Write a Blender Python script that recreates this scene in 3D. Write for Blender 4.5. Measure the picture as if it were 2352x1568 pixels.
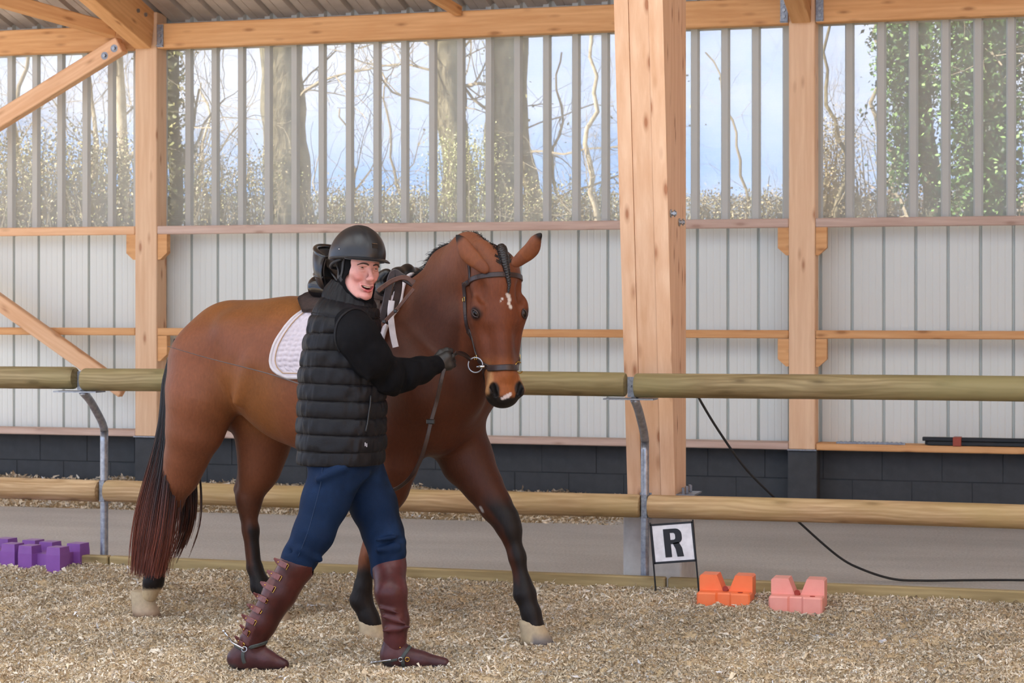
import bpy, bmesh, math, random
import numpy as np
from mathutils import Vector, Matrix, Quaternion

# ------------------------------------------------------------------ scene, camera, light
for _o in list(bpy.data.objects):
    bpy.data.objects.remove(_o, do_unlink=True)
SC = bpy.context.scene
COL = SC.collection
random.seed(7)
RNG = np.random.default_rng(11)

FPX, HC, TH, VH = 4573.0, 1.45, math.atan(0.288), 700.0     # focal length in pixels, eye height, yaw to the wall, horizon row
SN, CS = math.sin(TH), math.cos(TH)
cam_d = bpy.data.cameras.new('camera')
cam = bpy.data.objects.new('camera', cam_d)
COL.objects.link(cam)
cam.location = (0, 0, HC)
cam.rotation_euler = (math.pi / 2, 0, TH)
cam_d.sensor_width = 36.0
cam_d.lens = FPX * 36.0 / 2352.0
cam_d.shift_y = -(784.0 - VH) / 2352.0
cam_d.dof.use_dof = True
cam_d.dof.focus_distance = 8.2
cam_d.dof.aperture_fstop = 8.0
cam_d.clip_end = 600
SC.camera = cam

SC.view_settings.view_transform = 'Standard'
SC.view_settings.look = 'None'
SC.view_settings.gamma = 1.0
SC.view_settings.exposure = 1.30
SC.view_settings.use_curve_mapping = False

wd = bpy.data.worlds.new('sky')
SC.world = wd
wd.use_nodes = True
_t = wd.node_tree
_t.nodes.clear()
def wn(k, **a):
    n = _t.nodes.new(k)
    for q, v in a.items():
        setattr(n, q, v)
    return n
_o = wn('ShaderNodeOutputWorld'); _b = wn('ShaderNodeBackground')
_tc = wn('ShaderNodeTexCoord'); _mp = wn('ShaderNodeMapping'); _ns = wn('ShaderNodeTexNoise'); _rp = wn('ShaderNodeValToRGB')
_mp.inputs['Scale'].default_value = (1.0, 1.0, 2.6)
_mp.inputs['Location'].default_value = (0.4, 0.2, 0.0)
_ns.inputs['Scale'].default_value = 3.2; _ns.inputs['Detail'].default_value = 7; _ns.inputs['Roughness'].default_value = 0.55
_sep = wn('ShaderNodeSeparateXYZ'); _ma = wn('ShaderNodeMath', operation='MULTIPLY_ADD')
_ma.inputs[1].default_value = 3.2; 
_t.links.new(_tc.outputs['Generated'], _mp.inputs['Vector']); _t.links.new(_mp.outputs[0], _ns.inputs['Vector'])
_t.links.new(_tc.outputs['Generated'], _sep.inputs[0])
_cl = wn('ShaderNodeMath', operation='MINIMUM'); _cl.inputs[1].default_value = 0.10
_t.links.new(_sep.outputs['Z'], _cl.inputs[0]); _t.links.new(_cl.outputs[0], _ma.inputs[0]); _t.links.new(_ns.outputs[0], _ma.inputs[2])
_rp.color_ramp.elements[0].position = 0.60; _rp.color_ramp.elements[0].color = (0.24, 0.48, 0.92, 1)
_rp.color_ramp.elements[1].position = 0.86; _rp.color_ramp.elements[1].color = (0.76, 0.83, 1.0, 1)
_t.links.new(_ma.outputs[0], _rp.inputs[0]); _t.links.new(_rp.outputs[0], _b.inputs[0])
_b.inputs[1].default_value = 0.88
_t.links.new(_b.outputs[0], _o.inputs[0])

sun_d = bpy.data.lights.new('sun', 'SUN'); sun = bpy.data.objects.new('sun', sun_d); COL.objects.link(sun)
sun_d.energy = 7.5; sun_d.angle = math.radians(1.5); sun_d.color = (1.0, 0.96, 0.90)
sun.rotation_euler = Vector((0.62, 0.50, -0.80)).to_track_quat('-Z', 'Y').to_euler()
sun.location = (-20, -20, 20)

# ------------------------------------------------------------------ picture helpers: a pixel plus a real depth gives a real point
RW = np.array([CS, SN, 0.0]); FW = np.array([-SN, CS, 0.0])
def ray(u, v):
    return FW + RW * ((u - 1176) / FPX) + np.array([0, 0, (VH - v) / FPX])
def PD(u, v, d):
    return np.array([0, 0, HC]) + ray(u, v) * d
def PY(u, v, y):
    r = ray(u, v); return np.array([0, 0, HC]) + r * (y / r[1])
def PG(u, v, z=0.0):
    r = ray(u, v); return np.array([0, 0, HC]) + r * ((z - HC) / r[2])

# ------------------------------------------------------------------ object helpers
def tag(o, label=None, cat=None, group=None, kind=None):
    if label: o['label'] = label
    if cat: o['category'] = cat
    if group: o['group'] = group
    if kind: o['kind'] = kind
    return o
def empty(name, loc=(0, 0, 0), rz=0.0, label=None, cat=None, group=None, kind=None):
    o = bpy.data.objects.new(name, None); COL.objects.link(o)
    o.location = loc; o.rotation_euler = (0, 0, rz); o.empty_display_size = 0.1
    return tag(o, label, cat, group, kind)
def link(name, me, parent=None, mat=None):
    o = bpy.data.objects.new(name, me); COL.objects.link(o)
    if mat is not None and len(me.materials) == 0:
        me.materials.append(mat)
    if parent is not None: o.parent = parent
    return o
def mkmesh(name, V, F, mat=None, smooth=False, col=None, mats=None, midx=None):
    me = bpy.data.meshes.new(name)
    V = np.asarray(V, dtype=np.float32).reshape(-1, 3)
    if isinstance(F, np.ndarray) and F.ndim == 2:
        n, k = F.shape
        me.vertices.add(len(V)); me.vertices.foreach_set('co', V.ravel())
        me.loops.add(n * k); me.loops.foreach_set('vertex_index', F.astype(np.int32).ravel())
        me.polygons.add(n); me.polygons.foreach_set('loop_start', np.arange(0, n * k, k, dtype=np.int32))
        me.polygons.foreach_set('loop_total', np.full(n, k, dtype=np.int32))
        me.update(calc_edges=True)
    else:
        me.from_pydata([tuple(map(float, p)) for p in V], [], [tuple(int(i) for i in f) for f in F])
    if mats:
        for m in mats: me.materials.append(m)
        if midx is not None: me.polygons.foreach_set('material_index', np.asarray(midx, dtype=np.int32))
    elif mat is not None: me.materials.append(mat)
    if col is not None:
        a = me.color_attributes.new('Col', 'FLOAT_COLOR', 'POINT')
        c = np.ones((len(V), 4), dtype=np.float32); c[:, :3] = col
        a.data.foreach_set('color', c.ravel())
    if smooth: me.polygons.foreach_set('use_smooth', np.ones(len(me.polygons), dtype=bool))
    me.update()
    return me
def mk(name, V, F, mat=None, parent=None, smooth=False, **k):
    return link(name, mkmesh(name, V, F, mat, smooth, **k), parent)

class MB:
    """collects vertices and faces of one part"""
    def __init__(s): s.V = []; s.F = []; s.n = 0
    def add(s, V, F):
        V = np.asarray(V, dtype=float).reshape(-1, 3)
        s.V.append(V); s.F += [tuple(i + s.n for i in f) for f in F]; s.n += len(V); return s
    def box(s, c, d, M=None, ch=0.0):
        c = np.array(c, float); hx, hy, hz = np.array(d, float) / 2
        if ch <= 0:
            V = np.array([(x, y, z) for x in (-hx, hx) for y in (-hy, hy) for z in (-hz, hz)])
            F = [(0, 1, 3, 2), (4, 6, 7, 5), (0, 4, 5, 1), (2, 3, 7, 6), (0, 2, 6, 4), (1, 5, 7, 3)]
        else:
            V, F = chbox(hx, hy, hz, min(ch, hx * .9, hy * .9, hz * .9))
        if M is not None: V = V @ np.array(M).T
        return s.add(V + c, F)
    def prism(s, poly, axis, a, b):
        """poly: 2-D outline (counter-clockwise), extruded along axis 'x','y' or 'z' from a to b"""
        n = len(poly); P = np.array(poly, float); V = []
        for t in (a, b):
            for p in P:
                V.append({'x': (t, p[0], p[1]), 'y': (p[0], t, p[1]), 'z': (p[0], p[1], t)}[axis])
        F = [tuple(range(n))[::-1], tuple(range(n, 2 * n))] + [(i, (i + 1) % n, n + (i + 1) % n, n + i) for i in range(n)]
        return s.add(V, F)
    def tube(s, pts, r, seg=8, cap=True, flat=None, up=None):
        V, F = tube(pts, r, seg, cap, flat, up); return s.add(V, F)
    def build(s, name, mat, parent=None, smooth=False, **k):
        return mk(name, np.concatenate(s.V), s.F, mat, parent, smooth, **k)
    def mesh(s, name, mat, smooth=False):
        return mkmesh(name, np.concatenate(s.V), s.F, mat, smooth)

def chbox(hx, hy, hz, c):
    bm = bmesh.new(); bmesh.ops.create_cube(bm, size=2.0)
    for v in bm.verts: v.co = Vector((v.co.x * hx, v.co.y * hy, v.co.z * hz))
    bmesh.ops.bevel(bm, geom=list(bm.edges), offset=c, segments=1, affect='EDGES')
    bm.verts.index_update()
    V = np.array([tuple(v.co) for v in bm.verts]); F = [tuple(v.index for v in f.verts) for f in bm.faces]
    bm.free(); return V, F
def nrm(a):
    a = np.asarray(a, float); return a / max(1e-12, np.linalg.norm(a))
def resample(P, n):
    P = np.asarray(P, float); m = len(P)
    if m == 2: t = np.linspace(0, 1, n)[:, None]; return P[0] * (1 - t) + P[1] * t
    d = np.r_[0, np.cumsum(np.linalg.norm(np.diff(P, axis=0), axis=1))]; d /= d[-1]
    T = np.linspace(0, 1, n); out = []
    for t in T:                                     # Catmull-Rom through the points
        i = min(max(np.searchsorted(d, t) - 1, 0), m - 2); a = (t - d[i]) / max(1e-9, d[i + 1] - d[i])
        p0 = P[max(i - 1, 0)]; p1 = P[i]; p2 = P[i + 1]; p3 = P[min(i + 2, m - 1)]
        out.append(.5 * ((2 * p1) + (-p0 + p2) * a + (2 * p0 - 5 * p1 + 4 * p2 - p3) * a * a + (-p0 + 3 * p1 - 3 * p2 + p3) * a ** 3))
    return np.array(out)
def frames(P, up=None):
    P = np.asarray(P, float); T = np.gradient(P, axis=0); T /= np.maximum(1e-9, np.linalg.norm(T, axis=1))[:, None]
    u = np.array(up if up is not None else (0, 0, 1), float)
    if up is None and abs(T[0] @ u) > .9: u = np.array([1.0, 0, 0])
    N = []; 
    for t in T:
        n = u - t * (u @ t); n = nrm(n); N.append(n)
        if up is None: u = n
    N = np.array(N); B = np.cross(T, N); return T, N, B
def tube(pts, r, seg=8, cap=True, flat=None, up=None):
    """tube along pts; r scalar or per point; flat scales the thickness along the 'up' normal"""
    P = np.asarray(pts, float); n = len(P); r = np.broadcast_to(np.asarray(r, float), (n,))
    T, N, B = frames(P, up); f = 1.0 if flat is None else flat
    a = np.linspace(0, 2 * np.pi, seg, endpoint=False)
    V = P[:, None] + (N[:, None] * (np.cos(a)[None, :, None] * f) + B[:, None] * np.sin(a)[None, :, None]) * r[:, None, None]
    V = V.reshape(-1, 3)
    F = [(i * seg + j, i * seg + (j + 1) % seg, (i + 1) * seg + (j + 1) % seg, (i + 1) * seg + j) for i in range(n - 1) for j in range(seg)]
    F = [g[::-1] for g in F]
    if cap: F += [tuple(range(seg)), tuple(range((n - 1) * seg, n * seg))[::-1]]
    return V, F
def ribbon(P, Nn, w, th):
    """a strap: flat band with thickness; P points, Nn surface normals"""
    P = np.asarray(P, float); Nn = np.asarray(Nn, float); T = np.gradient(P, axis=0)
    T /= np.maximum(1e-9, np.linalg.norm(T, axis=1))[:, None]
    Nn = Nn - T * np.sum(T * Nn, axis=1)[:, None]; Nn /= np.maximum(1e-9, np.linalg.norm(Nn, axis=1))[:, None]
    B = np.cross(T, Nn); n = len(P); w = np.broadcast_to(np.asarray(w, float), (n,))[:, None]
    prof = [(-.5, 0), (-.5, .7), (-.38, 1), (.38, 1), (.5, .7), (.5, 0)]
    V = np.stack([P + B * (w * a) + Nn * (th * b) for a, b in prof], axis=1).reshape(-1, 3); k = len(prof)
    F = [(i * k + j, i * k + (j + 1) % k, (i + 1) * k + (j + 1) % k, (i + 1) * k + j) for i in range(n - 1) for j in range(k)]
    F += [tuple(range(k))[::-1], tuple(range((n - 1) * k, n * k))]
    return V, F

# ------------------------------------------------------------------ materials
MATS = {}
def nodemat(name):
    m = bpy.data.materials.new(name); m.use_nodes = True; t = m.node_tree
    b = next(n for n in t.nodes if n.type == 'BSDF_PRINCIPLED')
    o = next(n for n in t.nodes if n.type == 'OUTPUT_MATERIAL')
    MATS[name] = m; return m, t, b, o
def srgb(r, g, b):
    f = lambda c: (c / 255 / 12.92) if c / 255 <= .04045 else ((c / 255 + .055) / 1.055) ** 2.4
    return (f(r), f(g), f(b), 1)
def N(t, k, **a):
    n = t.nodes.new(k)
    for q, v in a.items(): setattr(n, q, v)
    return n
def noise(t, scale, detail=4, rough=.5, vec=None, sc3=None, coord='Object'):
    tc = N(t, 'ShaderNodeTexCoord'); mp = N(t, 'ShaderNodeMapping'); ns = N(t, 'ShaderNodeTexNoise')
    if sc3: mp.inputs['Scale'].default_value = sc3
    t.links.new(tc.outputs[coord], mp.inputs[0]); t.links.new(mp.outputs[0], ns.inputs['Vector'])
    ns.inputs['Scale'].default_value = scale; ns.inputs['Detail'].default_value = detail; ns.inputs['Roughness'].default_value = rough
    return ns, mp
def ramp(t, src, stops):
    r = N(t, 'ShaderNodeValToRGB'); e = r.color_ramp.elements
    while len(e) < len(stops): e.new(.5)
    for i, (p, c) in enumerate(stops): e[i].position = p; e[i].color = c
    t.links.new(src, r.inputs[0]); return r
def mixc(t, a, b, fac, mode='MIX'):
    m = N(t, 'ShaderNodeMix', data_type='RGBA', blend_type=mode)
    for s, i in ((a, 6), (b, 7)):
        if isinstance(s, tuple): m.inputs[i].default_value = s
        else: t.links.new(s, m.inputs[i])
    if isinstance(fac, (int, float)): m.inputs[0].default_value = fac
    else: t.links.new(fac, m.inputs[0])
    return m.outputs[2]
def bump(t, b, src, dist, strength=1.0):
    n = N(t, 'ShaderNodeBump'); n.inputs['Distance'].default_value = dist; n.inputs['Strength'].default_value = strength
    t.links.new(src, n.inputs['Height']); t.links.new(n.outputs[0], b.inputs['Normal']); return n
def simple(name, c, rough=.6, metal=0.0, c2=None, nscale=20, bmp=0.0, spec=None, sheen=0, sc3=None):
    m, t, b, o = nodemat(name)
    ns, mp = noise(t, nscale, 5, .6, sc3=sc3)
    c = srgb(*c); c2 = srgb(*c2) if c2 else tuple(min(1, x * .82) for x in c[:3]) + (1,)
    r = ramp(t, ns.outputs[0], [(.35, c2), (.65, c)])
    t.links.new(r.outputs[0], b.inputs['Base Color'])
    b.inputs['Roughness'].default_value = rough; b.inputs['Metallic'].default_value = metal
    if spec is not None: b.inputs['Specular IOR Level'].default_value = spec
    if sheen: b.inputs['Sheen Weight'].default_value = sheen
    if bmp: bump(t, b, ns.outputs[0], bmp)
    return m
def vcol(name, rough=.6, nscale=60, amt=.25, bmp=0.0, spec=.5, sheen=0, sc3=None, sss=0):
    m, t, b, o = nodemat(name)
    at = N(t, 'ShaderNodeAttribute', attribute_name='Col')
    ns, mp = noise(t, nscale, 5, .6, sc3=sc3)
    r = ramp(t, ns.outputs[0], [(.3, (1 - amt,) * 3 + (1,)), (.7, (1 + amt * .3,) * 3 + (1,))])
    t.links.new(mixc(t, at.outputs['Color'], r.outputs[0], 1.0, 'MULTIPLY'), b.inputs['Base Color'])
    b.inputs['Roughness'].default_value = rough; b.inputs['Specular IOR Level'].default_value = spec
    if sheen: b.inputs['Sheen Weight'].default_value = sheen; b.inputs['Sheen Roughness'].default_value = .4
    if sss:
        b.inputs['Subsurface Weight'].default_value = sss; b.inputs['Subsurface Radius'].default_value = (.012, .004, .002)
        b.inputs['Subsurface Scale'].default_value = 1.0
    if bmp: bump(t, b, ns.outputs[0], bmp)
    return m
def wood(name, base, dark, knot, rough=.65, grain=1.0, knots=1.0, blotch=None, ringscale=9.0):
    """timber: grain runs along the object's own X axis"""
    m, t, b, o = nodemat(name)
    n1, m1 = noise(t, 14, 6, .6, sc3=(.12, 1.6, 1.6))
    oi = N(t, 'ShaderNodeObjectInfo'); cm = N(t, 'ShaderNodeCombineXYZ'); ml = N(t, 'ShaderNodeMath', operation='MULTIPLY'); ml.inputs[1].default_value = 37.0
    t.links.new(oi.outputs['Random'], ml.inputs[0]); t.links.new(ml.outputs[0], cm.inputs[0]); t.links.new(ml.outputs[0], cm.inputs[1])
    for q in (m1,): t.links.new(cm.outputs[0], q.inputs['Location'])
    tc = N(t, 'ShaderNodeTexCoord'); mp = N(t, 'ShaderNodeMapping'); mp.inputs['Scale'].default_value = (.16, 1, 1)
    t.links.new(tc.outputs['Object'], mp.inputs[0]); t.links.new(cm.outputs[0], mp.inputs['Location'])
    wv = N(t, 'ShaderNodeTexWave', wave_type='BANDS', bands_direction='Z'); wv.inputs['Scale'].default_value = ringscale
    wv.inputs['Distortion'].default_value = 6.0 if grain < 1.2 else 11.0; wv.inputs['Detail'].default_value = 2.5; wv.inputs['Detail Scale'].default_value = 1.1
    t.links.new(mp.outputs[0], wv.inputs['Vector'])
    c = ramp(t, n1.outputs[0], [(.3, srgb(*dark)), (.62, srgb(*base))])
    c2 = mixc(t, c.outputs[0], srgb(*dark), wv.outputs[0]); 
    w2 = N(t, 'ShaderNodeMath', operation='MULTIPLY'); w2.inputs[1].default_value = .34 * grain
    t.links.new(wv.outputs[0], w2.inputs[0])
    c2 = mixc(t, c.outputs[0], srgb(*dark), w2.outputs[0])
    # knots
    mk_ = N(t, 'ShaderNodeMapping'); mk_.inputs['Scale'].default_value = (4.0, 13.0, 13.0)
    t.links.new(tc.outputs['Object'], mk_.inputs[0]); t.links.new(cm.outputs[0], mk_.inputs['Location'])
    vo = N(t, 'ShaderNodeTexVoronoi', feature='F1'); vo.inputs['Scale'].default_value = 1.0; t.links.new(mk_.outputs[0], vo.inputs['Vector'])
    kr = ramp(t, vo.outputs['Distance'], [(.09, (1, 1, 1, 1)), (.15, (.45,) * 3 + (1,)), (.26, (0, 0, 0, 1))])
    ks = N(t, 'ShaderNodeMath', operation='MULTIPLY'); ks.inputs[1].default_value = knots * .9
    t.links.new(kr.outputs[0], ks.inputs[0])
    c3 = mixc(t, c2, srgb(*knot), ks.outputs[0])
    if blotch:
        n3, m3 = noise(t, 1.4, 3, .5, sc3=(.6, 1.5, 1.5)); t.links.new(cm.outputs[0], m3.inputs['Location'])
        r3 = ramp(t, n3.outputs[0], [(.45, (0, 0, 0, 1)), (.62, (.8, .8, .8, 1))])
        c3 = mixc(t, c3, srgb(*blotch), r3.outputs[0])
    # each timber a little different
    hs = N(t, 'ShaderNodeHueSaturation'); mr = N(t, 'ShaderNodeMapRange'); mr.inputs[3].default_value = .93; mr.inputs[4].default_value = 1.07
    t.links.new(oi.outputs['Random'], mr.inputs[0]); t.links.new(mr.outputs[0], hs.inputs['Value']); t.links.new(c3, hs.inputs['Color'])
    t.links.new(hs.outputs[0], b.inputs['Base Color']); b.inputs['Roughness'].default_value = rough
    b.inputs['Specular IOR Level'].default_value = .3
    bump(t, b, n1.outputs[0], .0015)
    return m

M_post = wood('pale_post_timber', (236, 200, 164), (222, 180, 142), (160, 100, 66), knots=.8)
M_glulam = wood('laminated_column_timber', (238, 200, 166), (220, 174, 136), (160, 98, 62), knots=.9)
M_beam = wood('orange_beam_timber', (230, 178, 124), (208, 150, 96), (150, 98, 56), knots=.8)
M_girt = wood('girt_timber', (238, 196, 156), (220, 170, 128), (168, 116, 80), knots=.7)
M_girtg = wood('weathered_girt_timber', (214, 188, 172), (190, 160, 144), (146, 112, 94), knots=.6)
M_log = wood('treated_log_wood', (166, 148, 110), (116, 98, 64), (74, 58, 34), knots=.7, grain=1.6, blotch=(142, 132, 90), ringscale=14)
M_log2 = wood('sunbleached_log_wood', (206, 176, 136), (152, 118, 78), (100, 72, 44), knots=.7, grain=1.6, blotch=(170, 146, 96), ringscale=14)
M_edge = wood('edging_board_wood', (176, 156, 112), (134, 114, 76), (96, 76, 46), knots=.5)
M_galv = simple('galvanised_steel', (176, 182, 192), .35, .75, (142, 148, 160), 40)
M_galvp = simple('galvanised_plate', (165, 170, 178), .45, .7, (130, 134, 142), 60)
M_sheet = simple('pale_wall_sheet', (222, 226, 220), .45, 0, (216, 220, 214), 1.5, sc3=(1, 1, .2))
M_rib = simple('grey_profile_rib', (198, 198, 190), .5, 0, (188, 188, 180), 3, sc3=(1, 1, .2))
M_roof = simple('roof_sheet', (196, 186, 176), .55, 0, (170, 160, 150), 3)
M_block = simple('charcoal_painted_block', (66, 69, 72), .8, 0, (59, 62, 65), 12, bmp=.003)
M_mortar = simple('charcoal_painted_joint', (56, 59, 62), .9, 0, (51, 54, 57), 30, bmp=.002)
M_conc = simple('bare_concrete', (196, 192, 188), .85, 0, (180, 176, 172), 14, bmp=.002)
M_black = simple('black_plastic', (26, 28, 30), .45)
M_blackm = simple('black_rubber', (34, 34, 34), .6)
M_gold = simple('brass', (214, 176, 92), .25, 1.0, (190, 150, 70), 30)
M_steel = simple('polished_steel', (200, 202, 205), .18, 1.0, (170, 172, 176), 30)
M_bolt = simple('zinc_bolt', (168, 170, 172), .35, .8)

def perforated():
    m, t, b, o = nodemat('perforated_sheet')
    b.inputs['Base Color'].default_value = srgb(206, 206, 196); b.inputs['Roughness'].default_value = .6
    tc = N(t, 'ShaderNodeTexCoord'); sp = N(t, 'ShaderNodeSeparateXYZ'); t.links.new(tc.outputs['Object'], sp.inputs[0])
    def band(out, period, lo, hi):
        a = N(t, 'ShaderNodeMath', operation='MULTIPLY'); a.inputs[1].default_value = 2 * math.pi / period; t.links.new(out, a.inputs[0])
        s = N(t, 'ShaderNodeMath', operation='SINE'); t.links.new(a.outputs[0], s.inputs[0])
        r = N(t, 'ShaderNodeMapRange'); r.inputs[1].default_value = -1; r.inputs[2].default_value = 1; r.inputs[3].default_value = lo; r.inputs[4].default_value = hi
        t.links.new(s.outputs[0], r.inputs[0]); return r.outputs[0]
    z = band(sp.outputs['Z'], .0078, .35, .55)
    tr = N(t, 'ShaderNodeBsdfTransparent'); mx = N(t, 'ShaderNodeMixShader')
    t.links.new(z, mx.inputs[0]); t.links.new(b.outputs[0], mx.inputs[1]); t.links.new(tr.outputs[0], mx.inputs[2]); t.links.new(mx.outputs[0], o.inputs[0])
    return m
M_perf = perforated()
def groundmat():
    m, t, b, o = nodemat('packed_earth_floor')
    n1, _ = noise(t, .9, 6, .6, sc3=(.5, 1.6, 1)); n2, _ = noise(t, 60, 5, .7)
    r1 = ramp(t, n1.outputs[0], [(.35, srgb(180, 176, 170)), (.65, srgb(200, 196, 190))])
    r2 = ramp(t, n2.outputs[0], [(.3, (.72, .70, .68, 1)), (.6, (1.02, 1.02, 1.02, 1))])
    t.links.new(mixc(t, r1.outputs[0], r2.outputs[0], 1, 'MULTIPLY'), b.inputs['Base Color'])
    b.inputs['Roughness'].default_value = .9; bump(t, b, n2.outputs[0], .006); return m
M_floor = groundmat()
M_grass = simple('rough_grass', (110, 112, 70), .9, 0, (84, 80, 52), 3)
# ------------------------------------------------------------------ the hall
YS = 13.84                    # cladding plane
YP = 13.60                    # front faces of the wall posts and rails
def xw(u, y): return PY(u, 0, y)[0]
def zw(u, v, y): return PY(u, v, y)[2]

def timber(name, p0, p1, w, h, mat, parent=None, label=None, cat=None, group=None, up=(0, 0, 1), ch=.006, kind=None):
    """a straight board from p0 to p1 (ends' centres); w across, h along 'up'; grain along its own X"""
    p0 = np.array(p0, float); p1 = np.array(p1, float); L = np.linalg.norm(p1 - p0)
    X = (p1 - p0) / L; U = np.array(up, float); U = nrm(U - X * (U @ X)); Y = np.cross(U, X)
    b = MB().box((0, 0, 0), (L, w, h), ch=ch)
    o = b.build(name, mat, parent)
    M = Matrix(((X[0], Y[0], U[0], (p0[0] + p1[0]) / 2), (X[1], Y[1], U[1], (p0[1] + p1[1]) / 2), (X[2], Y[2], U[2], (p0[2] + p1[2]) / 2), (0, 0, 0, 1)))
    if parent is not None: M = parent.matrix_world.inverted() @ M
    o.matrix_world = M if parent is None else o.matrix_world
    if parent is not None: o.matrix_local = M
    return tag(o, label, cat, group, kind)

# floor slab of packed earth, with meadow outside
b = MB().box((-3, 11.84, -.1), (34, 4.32, .2)).box((-3, 2.84, -.19), (34, 13.68, .2))
floor = b.build('floor', M_floor); floor.location = (0, 0, -.004); tag(floor, kind='structure')
b = MB().box((-3, -40, -.15), (120, 72, .2)); g = b.build('bounce_ground', simple('pale_bounce_gravel', (196, 194, 190), .95, 0, (180, 178, 174), 3)); tag(g, 'unseen pale gravel added outside the open front to bounce light in', 'ground', kind='structure')  # unseen ground, added so that sunlight bounces into the hall
b = MB().box((0, 80, -.45), (260, 131.4, .6)); g = b.build('meadow', M_grass); tag(g, 'rough grassy ground outside beyond the hall wall', 'ground', kind='structure')

# block plinth
ZB = zw(1176, 1017, YP + .14)          # top of the blocks
wall = MB().box((-3, YP + .29, ZB / 2 - .1), (22, .192, ZB + .2)).build('wall_back', M_mortar); tag(wall, kind='structure')
bh = .2; blk = MB().box((0, 0, 0), (.399, .2, bh - .002), ch=.0022).mesh('block', M_block)
row = 0; z = ZB - .008
# top course is a levelled bond beam joint, then 20 cm courses
k = 0
while z > -.12:
    off = (.2 if row % 2 else 0.0) + .07
    for i in range(-30, 12):
        x = i * .402 + off
        if -13 < x < 6.5:
            o = link('block', blk, wall); o.location = (x, YP + .29 + random.uniform(-.0025, .0025), z - bh / 2)
    z -= bh + .004; row += 1
# cladding sheets (lower, solid) and perforated sheets (upper)
PITCH = (xw(1388, YS) - xw(433, YS)) / 15.0
X0 = xw(436, YS) - 3 * PITCH * 5
ZG1 = zw(1176, 519, YP)                 # rail between perforated and solid sheets
ZT = zw(1176, 60, YP) + .12
ZM = zw(1176, 88, YS)
def lower_profile():
    pts = []
    for k in range(5):
        a = k * PITCH
        pts += [(a + .004, 0), (a + .010, .030), (a + .020, .030), (a + .026, 0)]
        for q in (.30, .52, .74):
            pts += [(a + PITCH * q + .02 - .007, 0), (a + PITCH * q + .02, .0022), (a + PITCH * q + .02 + .007, 0)]
    pts.append((5 * PITCH + .004, 0)); return pts
lp = lower_profile(); V = []; 
for (x, y) in lp: V += [(x, y, ZB), (x, y, ZG1 + .02)]
F = [(2 * i, 2 * i + 2, 2 * i + 3, 2 * i + 1) for i in range(len(lp) - 1)]
low = mkmesh('cladding_sheet', V, F, M_sheet)
up_flat = mkmesh('perforated_sheet', [(0, 0, ZG1), (5 * PITCH, 0, ZG1), (5 * PITCH, 0, ZM), (0, 0, ZM),
                                      (0, 0, ZT + .15), (5 * PITCH, 0, ZT + .15)], [(0, 1, 2, 3), (3, 2, 5, 4)], mats=[M_perf, M_rib], midx=[0, 1])
bb = MB()
bb.prism([(-.033, 0), (-.021, -.036), (.021, -.036), (.033, 0)], 'z', ZG1, ZT + .14)
ribm = bb.mesh('profile_rib', M_rib)
clad = empty('wall_cladding', (0, YS, 0)); tag(clad, kind='structure'); clad.name = 'wall_side'
for s in range(-4, 16):
    x0 = X0 + s * 5 * PITCH
    if x0 > 6: break
    o = link('cladding_sheet', low, clad); o.location = (x0, 0, 0)
    o = link('perforated_sheet', up_flat, clad); o.location = (x0, 0, 0)
    for k in range(5):
        r = link('profile_rib', ribm, o); r.location = (k * PITCH, 0, 0)
b = MB()
for s in range(-3, 0):
    pass

# posts: centres in x from the photograph
DX = xw(1842, YP) - xw(335, YP)
XP1, XP2 = xw(335, YP), xw(1842, YP)
PW = .18
posts = []
def post(x, label, grp, ztop):
    o = timber('wall_post', (x, YP + .085, ZB + .005), (x, YP + .085, ztop), .17, PW, M_post, up=(1, 0, 0), label=label, cat='post')
    if grp: o['group'] = grp
    return o
ZPT = zw(335, 28, YP)
post(XP1, 'pale timber wall post behind the horse, the post nearest the left edge', None, ZPT)
post(XP2, 'pale timber wall post right of the thick laminated column', None, ZPT)
post(XP1 - DX, 'timber wall post left of the picture', None, ZPT)
post(XP2 + DX, 'timber wall post right of the picture', None, ZPT)

def rail(name, u0, u1, v0, v1, h, mat, label, x0=None, x1=None, depth=.07, y=YP):
    """horizontal member between two x positions; v0/v1: centre rows at u0/u1"""
    a = PY(u0, v0, y); c = PY(u1, v1, y)
    X0_ = a[0] if x0 is None else x0; X1_ = c[0] if x1 is None else x1; z = (a[2] + c[2]) / 2
    return timber(name, (X0_, y + depth / 2, z), (X1_, y + depth / 2, z), depth, h, mat, label=label, cat='beam')
hw = PW / 2 + .002
LFT, RGT = XP1 - DX, XP2 + DX
# top plate beams
zt = [zw(150, 84, YP), zw(800, 62, YP), zw(2120, 6, YP)]
HB = .185
for nm, x0, x1, lab, m in (('left', LFT + hw, XP1 - hw, 'orange eaves beam left of the first wall post, crossed by a brace', M_beam),
                        ('mid', XP1 + hw, XP2 - hw, 'long orange eaves beam over the man and horse', M_beam),
                        ('right', XP2 + hw, RGT - hw, 'orange eaves beam above the ivy trees at right', M_beam)):
    z = (zw(1176, 27, YP) + zw(1176, 72, YP)) / 2
    timber('eaves_beam', (x0, YP + .05, z), (x1, YP + .05, z), .1, HB, m, label=lab, cat='beam')
ZE = z
H1 = .062
for x0, x1, lab, m in ((LFT + hw, XP1 - hw, 'pale rail under the perforated sheets at far left', M_girt),
                       (XP1 + hw, XP2 - hw, 'weathered pinkish rail running behind the helmet and horse ears', M_girtg),
                       (XP2 + hw, RGT - hw, 'weathered rail under the ivy trees at right', M_girtg)):
    timber('wall_rail', (x0, YP + .035, ZG1), (x1, YP + .035, ZG1), .07, H1, m, label=lab, cat='beam')
ZG2 = zw(1176, 765, YP)
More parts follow.
